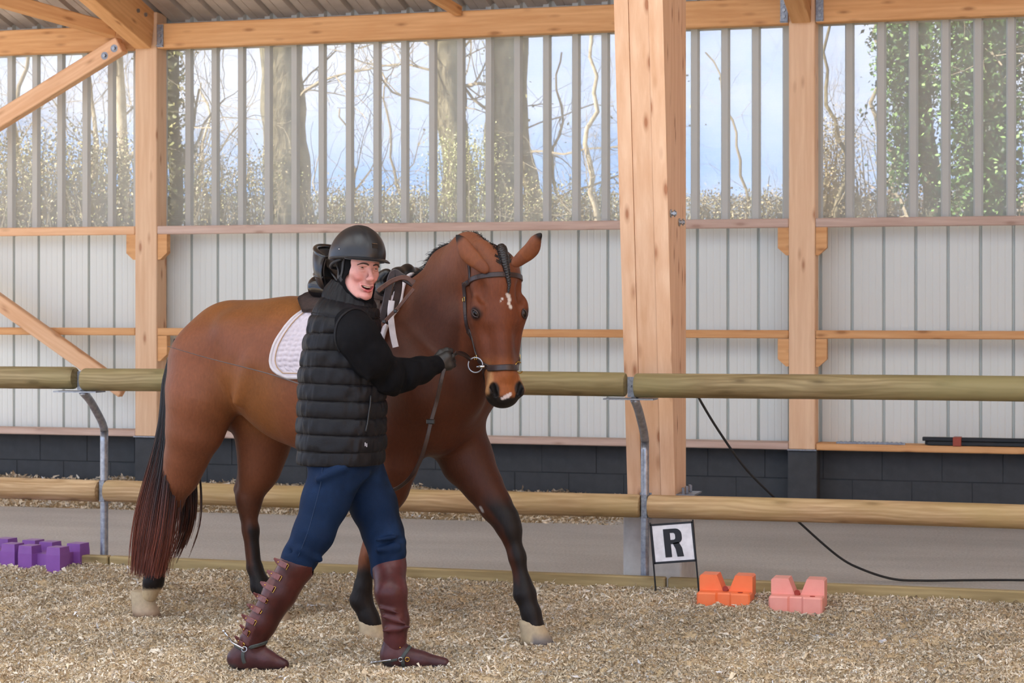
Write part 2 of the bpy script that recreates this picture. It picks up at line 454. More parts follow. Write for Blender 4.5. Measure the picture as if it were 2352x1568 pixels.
for x0, x1, lab, m in ((LFT + hw, XP1 - hw, 'orange middle rail crossed by the lower diagonal brace', M_beam),
                       (XP1 + hw, XP2 - hw, 'orange middle wall rail behind the horse and laminated column', M_beam),
                       (XP2 + hw, RGT - hw, 'orange middle wall rail right of the second post', M_beam)):
    timber('wall_rail', (x0, YP + .035, ZG2), (x1, YP + .035, ZG2), .07, .056, m, label=lab, cat='beam')
ZS = ZB + .024
for x0, x1, lab, m in ((LFT + hw, XP1 - hw, 'pinkish sill board on the dark blocks at far left', M_girtg),
                       (XP1 + hw, XP2 - hw, 'pinkish sill board on the dark blocks behind the horse', M_girtg),
                       (XP2 + hw, RGT - hw, 'orange sill board on the dark blocks under the stored black bars', M_beam)):
    timber('sill_board', (x0, YP + .115, ZS), (x1, YP + .115, ZS), .21, .046, m, label=lab, cat='board')
# block piers under the posts
for x, lab in ((XP1, 'dark painted pier under the left wall post'), (XP2, 'dark painted pier under the right wall post'), (XP2 + DX, 'dark painted pier outside the right edge'), (XP1 - DX, 'dark painted pier outside the left edge')):
    b = MB(); b.box((0, .1, ZB / 2 - .05), (PW + .02, .17, ZB + .1), ch=.006); o = b.build('block_pier', M_block); o.location = (x, YP, 0)
    tag(o, lab, 'pier')
    o = MB().box((0, 0, 0), (.2, .2, .008)).build('post_base_plate', M_galvp); o.location = (x, YP + .09, ZB + .002); tag(o, 'galvanised plate under ' + lab.split('under ')[-1] if 'under' in lab else 'galvanised plate on the pier outside the ' + lab.split('the ')[-1], 'plate')
# cleats screwed to the posts under the rails
def cleat(x, z, side, h, lab):
    w = .075
    poly = [(0, 0), (0, h), (w * side, h), (w * side, .05), (w * side * .25, 0)]
    if side < 0: poly = poly[::-1]
    o = MB().prism(poly, 'y', -.03, .03).build('rail_cleat', M_beam); o.location = (x, YP + .04, z - h)
    tag(o, lab, 'block'); return o
for xx, nm in ((XP1, 'left wall post'), (XP2, 'right wall post')):
    for zz, zn, hh in ((ZG1 - H1 / 2, 'upper rail', .19), (ZG2 - .03, 'middle rail', .19)):
        for sd, sn in ((-1, 'left'), (1, 'right')):
            if nm.startswith('left') and zn.startswith('mid') and sd < 0: continue
            cleat(xx + sd * (hw), zz, sd, hh, 'chamfered wooden cleat under the %s on the %s of the %s' % (zn, sn, nm))

# rafters from the wall posts up to the inner frames
TR = .27
def rafter(x, lab):
    zb = zw(335, 117, YP)                      # underside at the post
    y1 = -3.0; hh = .30
    prof = [(0, 0), (0, hh), (y1 - YP, hh + TR * (YP - y1)), (y1 - YP, TR * (YP - y1))]
    o = MB().prism([(a, c) for a, c in prof], 'x', -.065, .065).build('roof_rafter', M_beam)
    # grain coordinates run along X: rotate the mesh frame
    o.location = (x, YP - .005, zb); tag(o, lab, 'beam')
    for dz in (.12, .22):
        h = MB().tube([(.064, -.10 - dz * .5, dz + .03), (.078, -.10 - dz * .5, dz + .03)], .016, 6).build('bolt', M_bolt, o)
    return o
def rafter2(x, lab):
    zb = zw(335, 117, YP); hh = .29; y1 = -2.0; L = (YP - y1) * math.sqrt(1 + TR * TR)
    d = np.array([0, -1, TR]) / math.sqrt(1 + TR * TR); n = np.array([0, TR, 1]) / math.sqrt(1 + TR * TR)
    p0 = np.array([x, YP - .005, zb]) + n * hh / 2 + d * .04
    o = timber('roof_rafter', p0, p0 + d * L, .13, hh, M_beam, label=lab, cat='beam', up=n, ch=.004)
    for s in (0, 1):
        q = MB().tube([(-L / 2 + .16 + .12 * s, -.064, .06 - .02 * s), (-L / 2 + .16 + .12 * s, -.078, .06 - .02 * s)], .016, 6).build('bolt', M_bolt, o)
        q = MB().tube([(-L / 2 + .16 + .12 * s, .064, .06 - .02 * s), (-L / 2 + .16 + .12 * s, .078, .06 - .02 * s)], .016, 6).build('bolt', M_bolt, o)
    return o
rafter2(XP1, 'heavy sloping orange rafter meeting the top of the left wall post')
rafter2(XP2, 'sloping orange rafter meeting the top of the right wall post')
rafter2(XP1 - DX, 'sloping rafter over the bay left of the picture')
rafter2(XP2 + DX, 'sloping rafter over the bay right of the picture')
# steel brackets holding the eaves beam
for x, s, lab in ((XP1 + hw + .03, 1, 'galvanised angle bracket right of the left wall post top'), (XP2 - hw - .03, -1, 'galvanised bracket left of the right wall post top'), (XP2 + hw + .03, 1, 'galvanised bracket right of the right wall post top')):
    b = MB(); b.box((0, 0, 0), (.05, .006, .17)).box((-s * .024, .03, 0), (.006, .06, .17)).box((0, -.012, -.075), (.05, .03, .006))
    o = b.build('beam_bracket', M_galvp); o.location = (x, YP - .007, ZE); tag(o, lab, 'bracket')
    for dz in (-.045, 0, .05):
        MB().tube([(0, -.003, dz), (0, -.018, dz)], .012, 6).build('bolt', M_bolt, o)

# roof sheets (structure): corrugated underside rising towards the camera
zr0 = ZE + HB / 2 + .015
def roofz(y): return zr0 + TR * (YS - y)
roof = empty('ceiling', (0, 0, 0)); tag(roof, kind='structure')
Lr = 16.5; th = math.atan(TR)
pr = []
for k in range(5):
    a = k * PITCH
    pr += [(a + .016, 0), (a + .030, .035), (a + .055, .035), (a + .070, 0), (a + .13, 0), (a + .135, .004), (a + .14, 0)]
pr.append((5 * PITCH + .016, 0))
M_addrool = nodemat('added_rooflight_sheet')  # unseen translucent sheets, added to bring more light onto the floor
_m, _tt, _bb, _oo = M_addrool; _tr = N(_tt, 'ShaderNodeBsdfTranslucent'); _tr.inputs[0].default_value = (.80, .82, .80, 1); _tt.links.new(_tr.outputs[0], _oo.inputs[0]); M_addrool = _m
def roofpart(name, a, b_, mat):
    V = []
    for x, z in pr: V += [(x, a, z), (x, b_, z)]
    return mkmesh(name, V, [(2 * i, 2 * i + 1, 2 * i + 3, 2 * i + 2) for i in range(len(pr) - 1)], mat)
rparts = [roofpart('roof_sheet', .15, -7.4, M_roof), roofpart('roof_sheet', -7.4, -13.4, M_roof), roofpart('roof_sheet', -13.4, -Lr, M_roof), roofpart('added_rooflight_sheet', -7.4, -13.4, M_addrool)]
s = 0
for s in range(-3, 21):
    x0 = X0 + s * 5 * PITCH
    for me_ in (rparts[0], rparts[3] if s % 4 else rparts[1], rparts[2]):
        o = link(me_.name.split('.')[0], me_, roof); o.location = (x0, YS + .1, zr0); o.rotation_euler = (-th, 0, 0)
# purlins under the roof (the nearest ones only show as stubs)
for i, yy in enumerate((11.6, 9.5, 7.4)):
    o = timber('roof_purlin', (-15, yy, roofz(yy) - .09), (9, yy, roofz(yy) - .09), .07, .15, M_beam, label='roof purlin above the frame, number %d from the wall' % (i + 1), cat='beam')
    o['label'] = ('roof purlin nearest the back wall', 'roof purlin over the fence line', 'roof purlin over the riding surface')[i]

# wind bracing in the left bay
def brace(u0, v0, y0, u1, v1, y1, w, h, lab, mat=M_post, name='diagonal_brace', up=(0, 0, 1)):
    return timber(name, PY(u0, v0, y0), PY(u1, v1, y1), w, h, mat, label=lab, cat='brace', up=up)
yb = YP - .09
def to_x(p, q, x):
    p, q = np.array(p), np.array(q); return p + (q - p) * ((x - p[0]) / (q[0] - p[0]))
_a = PY(280, 103, yb); _b = PY(-260, 437, yb)
br = timber('diagonal_brace', to_x(_a, _b, LFT + .05), _a, .10, .125, M_girt, label='diagonal brace rising from the left edge to the rafter, two bolts near its top', cat='brace')
for uu, vv in ((240, 128), (262, 111)):
    p = PY(uu, vv, yb - .05); pl = br.matrix_world.inverted() @ Vector(p)
    q = MB().tube([(pl.x, pl.y - .0, pl.z), (pl.x, pl.y + .012, pl.z)], .03, 12).tube([(pl.x, pl.y - .015, pl.z), (pl.x, pl.y + .02, pl.z)], .013, 6)
    q.build('bolt', M_bolt, br)
_a = PY(285, 897, YP - .06); _b = PY(-180, 566, YP - .06)
br2 = timber('diagonal_brace', to_x(_a, _b, LFT + .95), _a, .07, .115, M_girt, label='diagonal brace falling from the left edge to the foot of the left wall post', cat='brace')
_a = PY(262, 72, YP - .16); _b = PY(-60, -18, YP - .9)
timber('diagonal_brace', to_x(_a, _b, LFT + 2.4), _a, .12, .10, M_beam, label='roof brace running left from the head of the left rafter', cat='brace')
_q = np.array([0, 11.62, roofz(11.6) - .17]); _q[0] = PY(1010, -20, YP - .15)[0] - .55
timber('diagonal_brace', _q, PY(1054, 26, YP), .06, .07, M_beam, label='small orange strut end poking down over the long eaves beam', cat='brace')

# stored bars on the right sill
a0 = PY(2124, 1003, YP + .05); a1 = PY(2352, 1003, YP + .05)
zz = ZS + .024
o = empty('bundled_bars', (a0[0], YP + .06, zz), label='bundle of long black bars lying on the sill board at right', cat='bar')
for (dy, dz, L0) in ((-.02, .015, .02), (.03, .015, .0), (.0, .042, -.015)):
    MB().box((1.3 + L0, dy, dz), (2.6, .045, .026), ch=.003).build('black_bar', M_black, o)
MB().box((.215, -.002, .028), (.055, .105, .06), ch=.003).build('orange_band', simple('orange_tape', (168, 74, 52), .5), o)
a0 = PY(1925, 1011, YP + .05)
o = MB().box((.22, 0, .006), (.46, .05, .012)); 
for k in range(14): o.box((.02 + k * .031, 0, .013), (.014, .03, .006))
o = o.build('perforated_strip', M_galvp); o.location = (a0[0], YP + .05, zz); tag(o, 'thin galvanised perforated strip lying on the orange sill board', 'strip')

# tapered laminated column of the main frame, on its concrete footing
ycf = 9.93
xl, xr = PY(1441, 1137, ycf)[0], PY(1551, 1137, ycf)[0]
zb0 = zw(1490, 1139, ycf); zc = 3.3; tap = .37 / 1.0
def yfront(z): return ycf - (z - zb0) * .125
yback = ycf + .285
colm = empty('laminated_column', ((xl + xr) / 2, ycf, zb0), label='thick tapered laminated timber column standing on a concrete footing', cat='column')
wid = (xr - xl); cuts = [0, .30, .36, .70, 1.0]
lam = [(-.5, -.205, .0), (-.205, .20, .006), (.20, .5, .0)]
ztop = 5.2 - zb0
for i, (a, c, dy) in enumerate(lam):
    L = ztop; poly = [(0, dy), (L, dy - L * .125), (L, .285), (0, .285)]
    bbm = MB()
    V = []
    for xx in (a * wid + .001, c * wid - .001):
        for (zz_, yy) in poly: V.append((zz_, xx, yy))            # mesh X = up, so the grain runs along the column
    F = [(0, 1, 2, 3), (7, 6, 5, 4), (0, 4, 5, 1), (1, 5, 6, 2), (2, 6, 7, 3), (3, 7, 4, 0)]
    o = mk('laminated_board', V, F, M_glulam, colm)
    o.matrix_local = Matrix(((0, 1, 0, 0), (0, 0, 1, 0), (1, 0, 0, 0), (0, 0, 0, 1)))
for (u, v) in ((1535, 490), (1583, 510)):
    p = PY(u, v, yfront(zw(u, v, ycf)) + (.06 if u < 1560 else .27))
    o = MB().tube([(0, 0, 0), (.03, 0, 0)], .011, 6).tube([(.0, 0, 0), (.006, 0, 0)], .02, 8).tube([(.018, 0, 0), (.024, 0, 0)], .018, 6).build('bolt', M_bolt, colm)
    o.location = (wid / 2, p[1] - ycf, p[2] - zb0)
b = MB(); b.box((wid / 2 + .03, .12, .008), (.13, .2, .008))
for k in range(5): b.tube([(wid / 2 + .035 + .012 * (k % 2), .03 + k * .045, .01), (wid / 2 + .035 + .012 * (k % 2), .03 + k * .045, .045)], .008, 6)
b.build('base_plate', M_galvp, colm)
yf = 9.885
x0, x1 = PY(1431, 1357, yf)[0], PY(1565, 1357, yf)[0]
o = MB().box((0, .19, zb0 / 2 - .045), (x1 - x0, .38, zb0 + .08), ch=.008).build('concrete_footing', M_conc)
o.location = ((x0 + x1) / 2, yf, 0); tag(o, 'pale concrete footing block under the laminated column', 'block')

# unseen right-hand wall, added to cut the light coming from the right
xg = 9.6
o = mk('wall_right_added', [(xg, YS + .1, -.1), (xg, -2, -.1), (xg, -2, roofz(-2) - .12), (xg, YS + .1, roofz(YS) - .02), (xg + .1, YS + .1, -.1), (xg + .1, -2, -.1), (xg + .1, -2, roofz(-2) - .12), (xg + .1, YS + .1, roofz(YS) - .02)],
       [(0, 1, 2, 3), (7, 6, 5, 4), (0, 4, 5, 1), (1, 5, 6, 2), (2, 6, 7, 3), (3, 7, 4, 0)], M_beam); tag(o, kind='structure')
# ------------------------------------------------------------------ kicking fence: galvanised bent posts with round rails
YF = 9.78
LEAN = .24
XF = [-8.12, -5.122, -2.123, .877]
RT, RL = .0595, .0585
ZTOP = 1.057; ZLOW = .442
def fence_post(x, lab):
    o = empty('fence_post', (x, YF, 0), label=lab, cat='post')
    zt_ = ZTOP - RT - .012
    pts = resample([(0, 0, 0), (0, 0, .70), (0, 0, .765), (0, -.03, .82), (0, -LEAN * .62, .93), (0, -LEAN + .02, zt_ - .01), (0, -LEAN, zt_)], 40)
    MB().tube(pts, .0215, 14).build('bent_tube', M_galv, o, smooth=True)
    b = MB(); b.box((-.02, -LEAN, zt_ + .004), (.25, .11, .007)); b.build('rail_plate', M_galvp, o)
    b = MB(); b.box((-.02, -LEAN + .01, ZTOP - .01), (.034, .006, .10)); b.tube([(-.02, -LEAN + .004, ZTOP - .005), (-.02, -LEAN - .004, ZTOP - .005)], .006, 6)
    b.build('end_tab', M_galvp, o)
    b = MB(); b.box((.003, -.012, ZLOW), (.032, .05, .115), ch=.002).box((0, .02, ZLOW), (.06, .006, .13)); b.build('rail_socket', M_galvp, o)
    b = MB(); b.box((0, -.01, .012), (.13, .10, .008)); b.build('foot_plate', M_galvp, o)
    return o
fence_post(XF[1], 'galvanised bent fence post left of the horse tail')
fence_post(XF[2], 'galvanised bent fence post in front of the laminated column')
fence_post(XF[3], 'galvanised bent fence post beyond the right edge of the picture')
fence_post(XF[0], 'galvanised bent fence post beyond the left edge of the picture')
def log(x0, x1, y, z, r, mat, lab, seed):
    L = x1 - x0; rg = np.random.default_rng(seed); seg, n = 24, 22
    ts = np.r_[0, .006, .012, np.linspace(.02, L - .02, n), L - .012, L - .006, L] - L / 2
    V = []; ph = rg.uniform(0, 6, 4)
    for i, t in enumerate(ts):
        e = min(t + L / 2, L / 2 - t); rr = r * (1 - .10 * max(0, 1 - e / .012) ** 2)
        bowx = .004 * math.sin(t * 1.3 + ph[0])
        for a in np.linspace(0, 2 * np.pi, seg, endpoint=False):
            w = rr * (1 + .008 * math.sin(3 * a + ph[1] + t * 1.1) + .006 * math.sin(5 * a + ph[2] - 2.1 * t))
            V.append((t, w * math.cos(a), w * math.sin(a) + bowx))
    m = len(ts)
    F = [(i * seg + j, (i + 1) * seg + j, (i + 1) * seg + (j + 1) % seg, i * seg + (j + 1) % seg) for i in range(m - 1) for j in range(seg)]
    F = [f[::-1] for f in F]
    F += [tuple(range(seg)), tuple(range((m - 1) * seg, m * seg))[::-1]]
    o = mk('log_rail', V, F, mat, smooth=True)
    for p in o.data.polygons:
        if len(p.vertices) > 4: p.use_smooth = False
    o.location = ((x0 + x1) / 2, y, z); return tag(o, lab, 'rail')
gt = .024
tops = ['upper round log rail at the left edge of the picture', 'upper round log rail passing behind the horse and the man', 'upper round log rail right of the laminated column']
lows = ['lower round log rail at the left edge of the picture', 'lower round log rail passing behind the horse legs', 'lower round log rail right of the letter sign post']
for i in range(3):
    log(XF[i] - .02 + gt, XF[i + 1] - .02 - gt, YF - LEAN, ZTOP + .0, RT, M_log, tops[i], 10 + i)
    log(XF[i] + gt, XF[i + 1] - gt * .8, YF - .02, ZLOW, RL, M_log2, lows[i], 20 + i)
# timber edging of the riding surface
ye = YF - .075
for i, (xa, xb) in enumerate(((-8.6, -5.05), (-5.04, -2.0), (-1.985, 1.2))):
    o = timber('edging_board', (xa, ye, .035), (xb, ye, .035), .055, .13, M_edge, cat='board',
               label=('edging board on the ground at the left behind the purple block', 'edging board on the ground behind the horse hooves', 'edging board on the ground behind the two orange blocks')[i])

# ------------------------------------------------------------------ letter marker
yl = 9.60
pa, pb_, pc, pd_ = (PY(*q, yl) for q in ((1495, 1206), (1589, 1199), (1599, 1285), (1505, 1293)))
cc = (pa + pb_ + pc + pd_) / 4; ux = nrm(pb_ - pa); uz = nrm(pa - pd_); uz = nrm(uz - ux * (ux @ uz))
wS, hS = np.linalg.norm(pb_ - pa), np.linalg.norm(pa - pd_)
M_signw = simple('sign_white', (240, 240, 244), .4); M_signk = simple('sign_black', (34, 38, 44), .5)
sg = empty('letter_marker', cc, label='white dressage marker with a black letter R on thin wire legs', cat='sign')
R3 = np.stack([ux, np.cross(uz, ux), uz], axis=1)      # columns: sign x, sign y, sign z
def loc(V): return np.asarray(V) @ R3.T
b = MB(); fr = .009
b.add(loc(chbox(wS / 2, .004, hS / 2, .002)[0]), chbox(wS / 2, .004, hS / 2, .002)[1]); b.build('panel', M_signw, sg)
b = MB()
for (cx, cz, sx, sz) in ((0, hS / 2, wS + fr, fr), (0, -hS / 2, wS + fr, fr * 1.2), (-wS / 2, 0, fr, hS + fr), (wS / 2, 0, fr * 1.1, hS + fr)):
    v, f = chbox(sx / 2, .006, sz / 2, .0015); b.add(loc(v + np.array([cx, -.001, cz])), f)
b.build('panel_border', M_signk, sg)
# the letter, as flat strokes
lh, lw = hS * .74, wS * .44; st = lw * .36
def poly_strip(outer, inner):
    n = len(outer); V = [(x, -.0065, z) for x, z in outer] + [(x, -.0065, z) for x, z in inner]
    V += [(x, -.004, z) for x, z in outer] + [(x, -.004, z) for x, z in inner]
    F = [(i, i + 1, n + i + 1, n + i) for i in range(n - 1)] + [(2 * n + i, 2 * n + i + 1, i + 1, i) for i in range(n - 1)] + [(n + i, n + i + 1, 3 * n + i + 1, 3 * n + i) for i in range(n - 1)]
    return V, F
b = MB(); x0 = -lw / 2; zt_, zb_ = lh / 2, -lh / 2
b.add(*[(lambda v, f: (loc(v + np.array([x0 + st / 2, -.0052, 0])), f))(*chbox(st / 2, .0013, lh / 2, .0004))][0])
ro, bowl = lw * .5, lh * .54
outer = [(x0 + st * .96, zt_)] + [(x0 + lw - lw * .34 + lw * .34 * math.sin(a), zt_ - lw * .34 + lw * .34 * math.cos(a)) for a in np.linspace(0, math.pi / 2, 8)] + \
        [(x0 + lw - lw * .34 + lw * .34 * math.sin(a), zt_ - bowl + lw * .30 + lw * .30 * math.cos(a)) for a in np.linspace(math.pi / 2, math.pi, 8)] + [(x0 + st * .96, zt_ - bowl)]
ri = lw * .12
inner = [(x0 + st * .96, zt_ - st * .62)] + [(x0 + lw - st - ri + ri * math.sin(a), zt_ - st * .62 - ri + ri * math.cos(a)) for a in np.linspace(0, math.pi / 2, 8)] + \
        [(x0 + lw - st - ri + ri * math.sin(a), zt_ - bowl + st * .62 + ri + ri * math.cos(a)) for a in np.linspace(math.pi / 2, math.pi, 8)] + [(x0 + st * .96, zt_ - bowl + st * .62)]
V, F = poly_strip(outer, inner); b.add(loc(V), F)
lg = [(x0 + lw * .46, zt_ - bowl + .004), (x0 + lw * .80, zt_ - bowl + .008), (x0 + lw * .96, zb_ + lh * .30), (x0 + lw * 1.02, zb_), (x0 + lw * .66, zb_), (x0 + lw * .60, zb_ + lh * .28)]
V = [(x, -.0065, z) for x, z in lg] + [(x, -.004, z) for x, z in lg]; n = len(lg)
b.add(loc(V), [tuple(range(n))[::-1], tuple(range(n, 2 * n))] + [(i, (i + 1) % n, n + (i + 1) % n, n + i) for i in range(n)])
b.build('letter', M_signk, sg)
for (ua, va, ub, vb) in ((1493, 1200, 1507, 1366), (1591, 1193, 1606, 1370)):
    A = PY(ua, va, yl + .012) - cc; B = PY(ub, vb, yl + .012) - cc
    MB().tube([A, B], .0042, 6).build('leg', M_black, sg)

# ------------------------------------------------------------------ plastic jump blocks
def plast(name, c, c2): 
    m = simple(name, c, .38, 0, c2, 9); return m
M_or = plast('orange_plastic', (250, 132, 80), (244, 120, 68)); M_pk = plast('salmon_plastic', (240, 164, 150), (235, 154, 140)); M_pu = plast('purple_plastic', (136, 82, 160), (126, 74, 148))
M_hole = simple('dark_hole', (150, 40, 26), .7)
def jump_block(u0, u1, vb, y, mat, hole, lab, rz=0.0, s=1.0):
    A = PY(u0, vb, y); B = PY(u1, vb, y); W = abs(B[0] - A[0]) * s
    o = empty('jump_block', ((A[0] + B[0]) / 2, y, 0.0), rz, label=lab, cat='jump block')
    H, D_ = W * .66, W * .8; bm = bmesh.new()
    # front step: low block with a recessed channel, rear: two towers with a V notch between them
    def solid(poly, axis, a, b_):
        mb = MB().prism(poly, axis, a, b_); return mb
    b = MB(); hw_ = W / 2; f0, f1, f2 = -D_ * .5, -D_ * .06, D_ * .5; h1 = H * .56; cw = W * .15; cd = W * .055; cf = W * .03
    foot = [(-hw_ + cf, f0), (-cw, f0), (-cw + cd * .7, f0 + cd), (cw - cd * .7, f0 + cd), (cw, f0), (hw_ - cf, f0), (hw_, f0 + cf), (hw_, f1), (-hw_, f1), (-hw_, f0 + cf)]
    b.prism(foot, 'z', 0, h1 - cf)
    ins = [(x * .955, f0 + (y_ - f0) * .98 + cf * .8) if True else 0 for x, y_ in foot]
    n = len(foot); V = [(x, y_, h1 - cf) for x, y_ in foot] + [(x, y_, h1) for x, y_ in ins]
    b.add(V, [(i, (i + 1) % n, n + (i + 1) % n, n + i) for i in range(n)] + [tuple(range(n, 2 * n))])
    # rear part, profile seen from the front
    prof = [(-hw_, 0), (hw_, 0), (hw_, H - cf), (hw_ - cf, H), (cw * 1.15, H), (cw * .45, H * .60), (-cw * .45, H * .60), (-cw * 1.15, H), (-hw_ + cf, H), (-hw_, H - cf)]
    b.prism(prof, 'y', f2, f1)
    b.build('shell', mat, o)
    if hole:
        MB().tube([(W * .30, f0 + W * .16, h1 - .002), (W * .30, f0 + W * .16, h1 + .0015)], W * .05, 16).build('socket', hole, o)
        MB().tube([(0, f1 - .002, h1 + .002), (0, f1 - .02, h1 + .012)], W * .055, 14).build('socket', hole, o)
    return o
jump_block(1608, 1729, 1392, 9.38, M_or, M_hole, 'bright orange plastic jump block right of the letter sign', rz=.02)
jump_block(1772, 1894, 1398, 9.36, M_pk, M_hole, 'faded salmon plastic jump block right of the bright orange one', rz=.01)
def cross_block(x, y, z0, W, H, rz, mat, lab):
    o = empty('jump_block', (x, y, z0), rz, label=lab, cat='jump block')
    h = W / 2; c = W * .17; d = W * .13
    foot = [(-h, -h), (-c, -h), (-c + d * .3, -h + d), (c - d * .3, -h + d), (c, -h), (h, -h), (h, -c), (h - d, -c + d * .3), (h - d, c - d * .3), (h, c), (h, h), (c, h), (c - d * .3, h - d), (-c + d * .3, h - d), (-c, h), (-h, h), (-h, c), (-h + d, c - d * .3), (-h + d, -c + d * .3), (-h, -c)]
    b = MB(); n = len(foot); cf = W * .02; zs = H * .72
    b.prism(foot, 'z', 0, zs)
    for sx in (-1, 1):
        for sy in (-1, 1):
            q = [(sx * h, sy * h), (sx * c, sy * h), (sx * c * 1.0, sy * c), (sx * h, sy * c)]
            if sx * sy < 0: q = q[::-1]
            cxy = (sx * (h + c) / 2, sy * (h + c) / 2)
            V = [(px, py, zs) for px, py in q] + [(cxy[0] + (px - cxy[0]) * .93, cxy[1] + (py - cxy[1]) * .93, H) for px, py in q]
            b.add(V, [(i, (i + 1) % 4, 4 + (i + 1) % 4, 4 + i) for i in range(4)] + [(4, 5, 6, 7)])
    b.build('shell', mat, o); return o
p = PG(72, 1322); q = PG(125, 1318)
cross_block(p[0] + .08, p[1] + .10, .012, .270, .150, -.12, M_pu, 'purple plastic jump block nearest the left fence post')
cross_block(p[0] - .23, p[1] + .17, .012, .270, .150, -.12, M_pu, 'purple plastic jump block cut by the left edge')
cross_block(p[0] - .0, p[1] + .42, -.01, .262, .125, -.12, M_pu, 'purple plastic jump block standing behind the other two') if False else None

# ------------------------------------------------------------------ cable hanging behind the fence, running over the floor
cp = [PD(1590, 880, 9.95), PD(1606, 915, 9.97), PD(1650, 988, 10.02), PD(1712, 1075, 10.10), PD(1779, 1143, 10.2), PD(1840, 1203, 10.28), PD(1925, 1277, 10.38), PD(1980, 1307, 10.42)]
cp += [PG(u, v, .012) for u, v in ((2050, 1329), (2120, 1333), (2230, 1332), (2352, 1332), (2500, 1336), (2700, 1350))]
o = MB().tube(resample(cp, 110), .0065, 8).build('power_cable', M_blackm, smooth=True)
tag(o, 'black cable hanging behind the log rails and trailing over the floor at right', 'cable')
# ------------------------------------------------------------------ loose riding surface: tufts of shredded fibre and sand
def vnoise(x, y, s, seed):
    rg = np.random.default_rng(seed); G = rg.random((64, 64)); x = x * s; y = y * s
    xi = np.floor(x).astype(int); yi = np.floor(y).astype(int); fx = x - xi; fy = y - yi
    fx = fx * fx * (3 - 2 * fx); fy = fy * fy * (3 - 2 * fy); g = lambda a, b: G[a % 64, b % 64]
    return (g(xi, yi) * (1 - fx) + g(xi + 1, yi) * fx) * (1 - fy) + (g(xi, yi + 1) * (1 - fx) + g(xi + 1, yi + 1) * fx) * fy
PRESS = []       # where hooves and boots press the surface down
for _u, _v, _d, _r in ((330, 1412, 9.30, .13), (655, 1425, 9.18, .13), (1225, 1478, 8.47, .14), (852, 1466, 8.66, .13), (560, 1536, 7.83, .16), (640, 1540, 7.83, .12), (900, 1536, 7.90, .14), (980, 1536, 7.90, .12), (1030, 1536, 7.90, .10)):
    _q = PD(_u, _v, _d); PRESS.append((_q[0], _q[1], _r, .014 if _v > 1500 else -.010))
def foot_h(x, y):
    h = (vnoise(x, y, 1.3, 1) - .5) * .035 + (vnoise(x, y, 4.1, 2) - .5) * .040 + (vnoise(x, y, 11.0, 3) - .5) * .034 + (vnoise(x, y, 27.0, 4) - .5) * .026 + (vnoise(x, y, 50.0, 5) - .5) * .014
    edge = np.clip((9.68 - y) / .35, 0, 1)
    h = h * (.35 + .65 * edge) + .010 + .034 * (1 - edge)
    for (fx, fy, fr, fd) in PRESS: h = h - (h - fd) * np.exp(-((x - fx) ** 2 + (y - fy) ** 2) / fr ** 2)
    return h
xs = np.arange(-6.6, .9, .016); ys = np.arange(6.2, 9.68, .016)
GX, GY = np.meshgrid(xs, ys, indexing='ij'); GZ = foot_h(GX, GY)
nx, ny = GX.shape; V = np.stack([GX, GY, GZ], -1).reshape(-1, 3)
I = np.arange(nx * ny).reshape(nx, ny); F = np.stack([I[:-1, :-1], I[1:, :-1], I[1:, 1:], I[:-1, 1:]], -1).reshape(-1, 4)
def footcol(n, rg, x, y):
    t = rg.random(n)[:, None]
    lo = np.array(srgb(198, 174, 140)[:3]); md = np.array(srgb(232, 213, 182)[:3]); hi = np.array(srgb(246, 236, 218)[:3])
    c = np.where(t < .5, lo + (md - lo) * t * 2, md + (hi - md) * (t - .5) * 2)
    w = (rg.random(n) < .015)[:, None]; c = np.where(w, np.array(srgb(246, 244, 244)[:3]), c)
    p = (.80 + .35 * vnoise(x, y, 1.7, 8) * vnoise(x, y, 5, 9) * 2)[:, None]
    return c * np.clip(p, .7, 1.12)
M_foot = vcol('shredded_fibre_sand', rough=.9, nscale=90, amt=.35, bmp=.004, spec=.15)
M_footbase = vcol('riding_sand', rough=.95, nscale=70, amt=.4, bmp=.012, spec=.1)
rg = np.random.default_rng(5)
base = np.array(srgb(150, 128, 100)[:3]) * np.clip(.75 + (GZ.reshape(-1, 1) - .02) * 9, .5, 1.2)
fo = mk('riding_surface', V, F, M_footbase, smooth=True, col=base * 0 + np.array(srgb(212, 187, 149)[:3]))
tag(fo, 'loose fluffy beige riding surface covering the foreground', 'ground', kind='stuff')
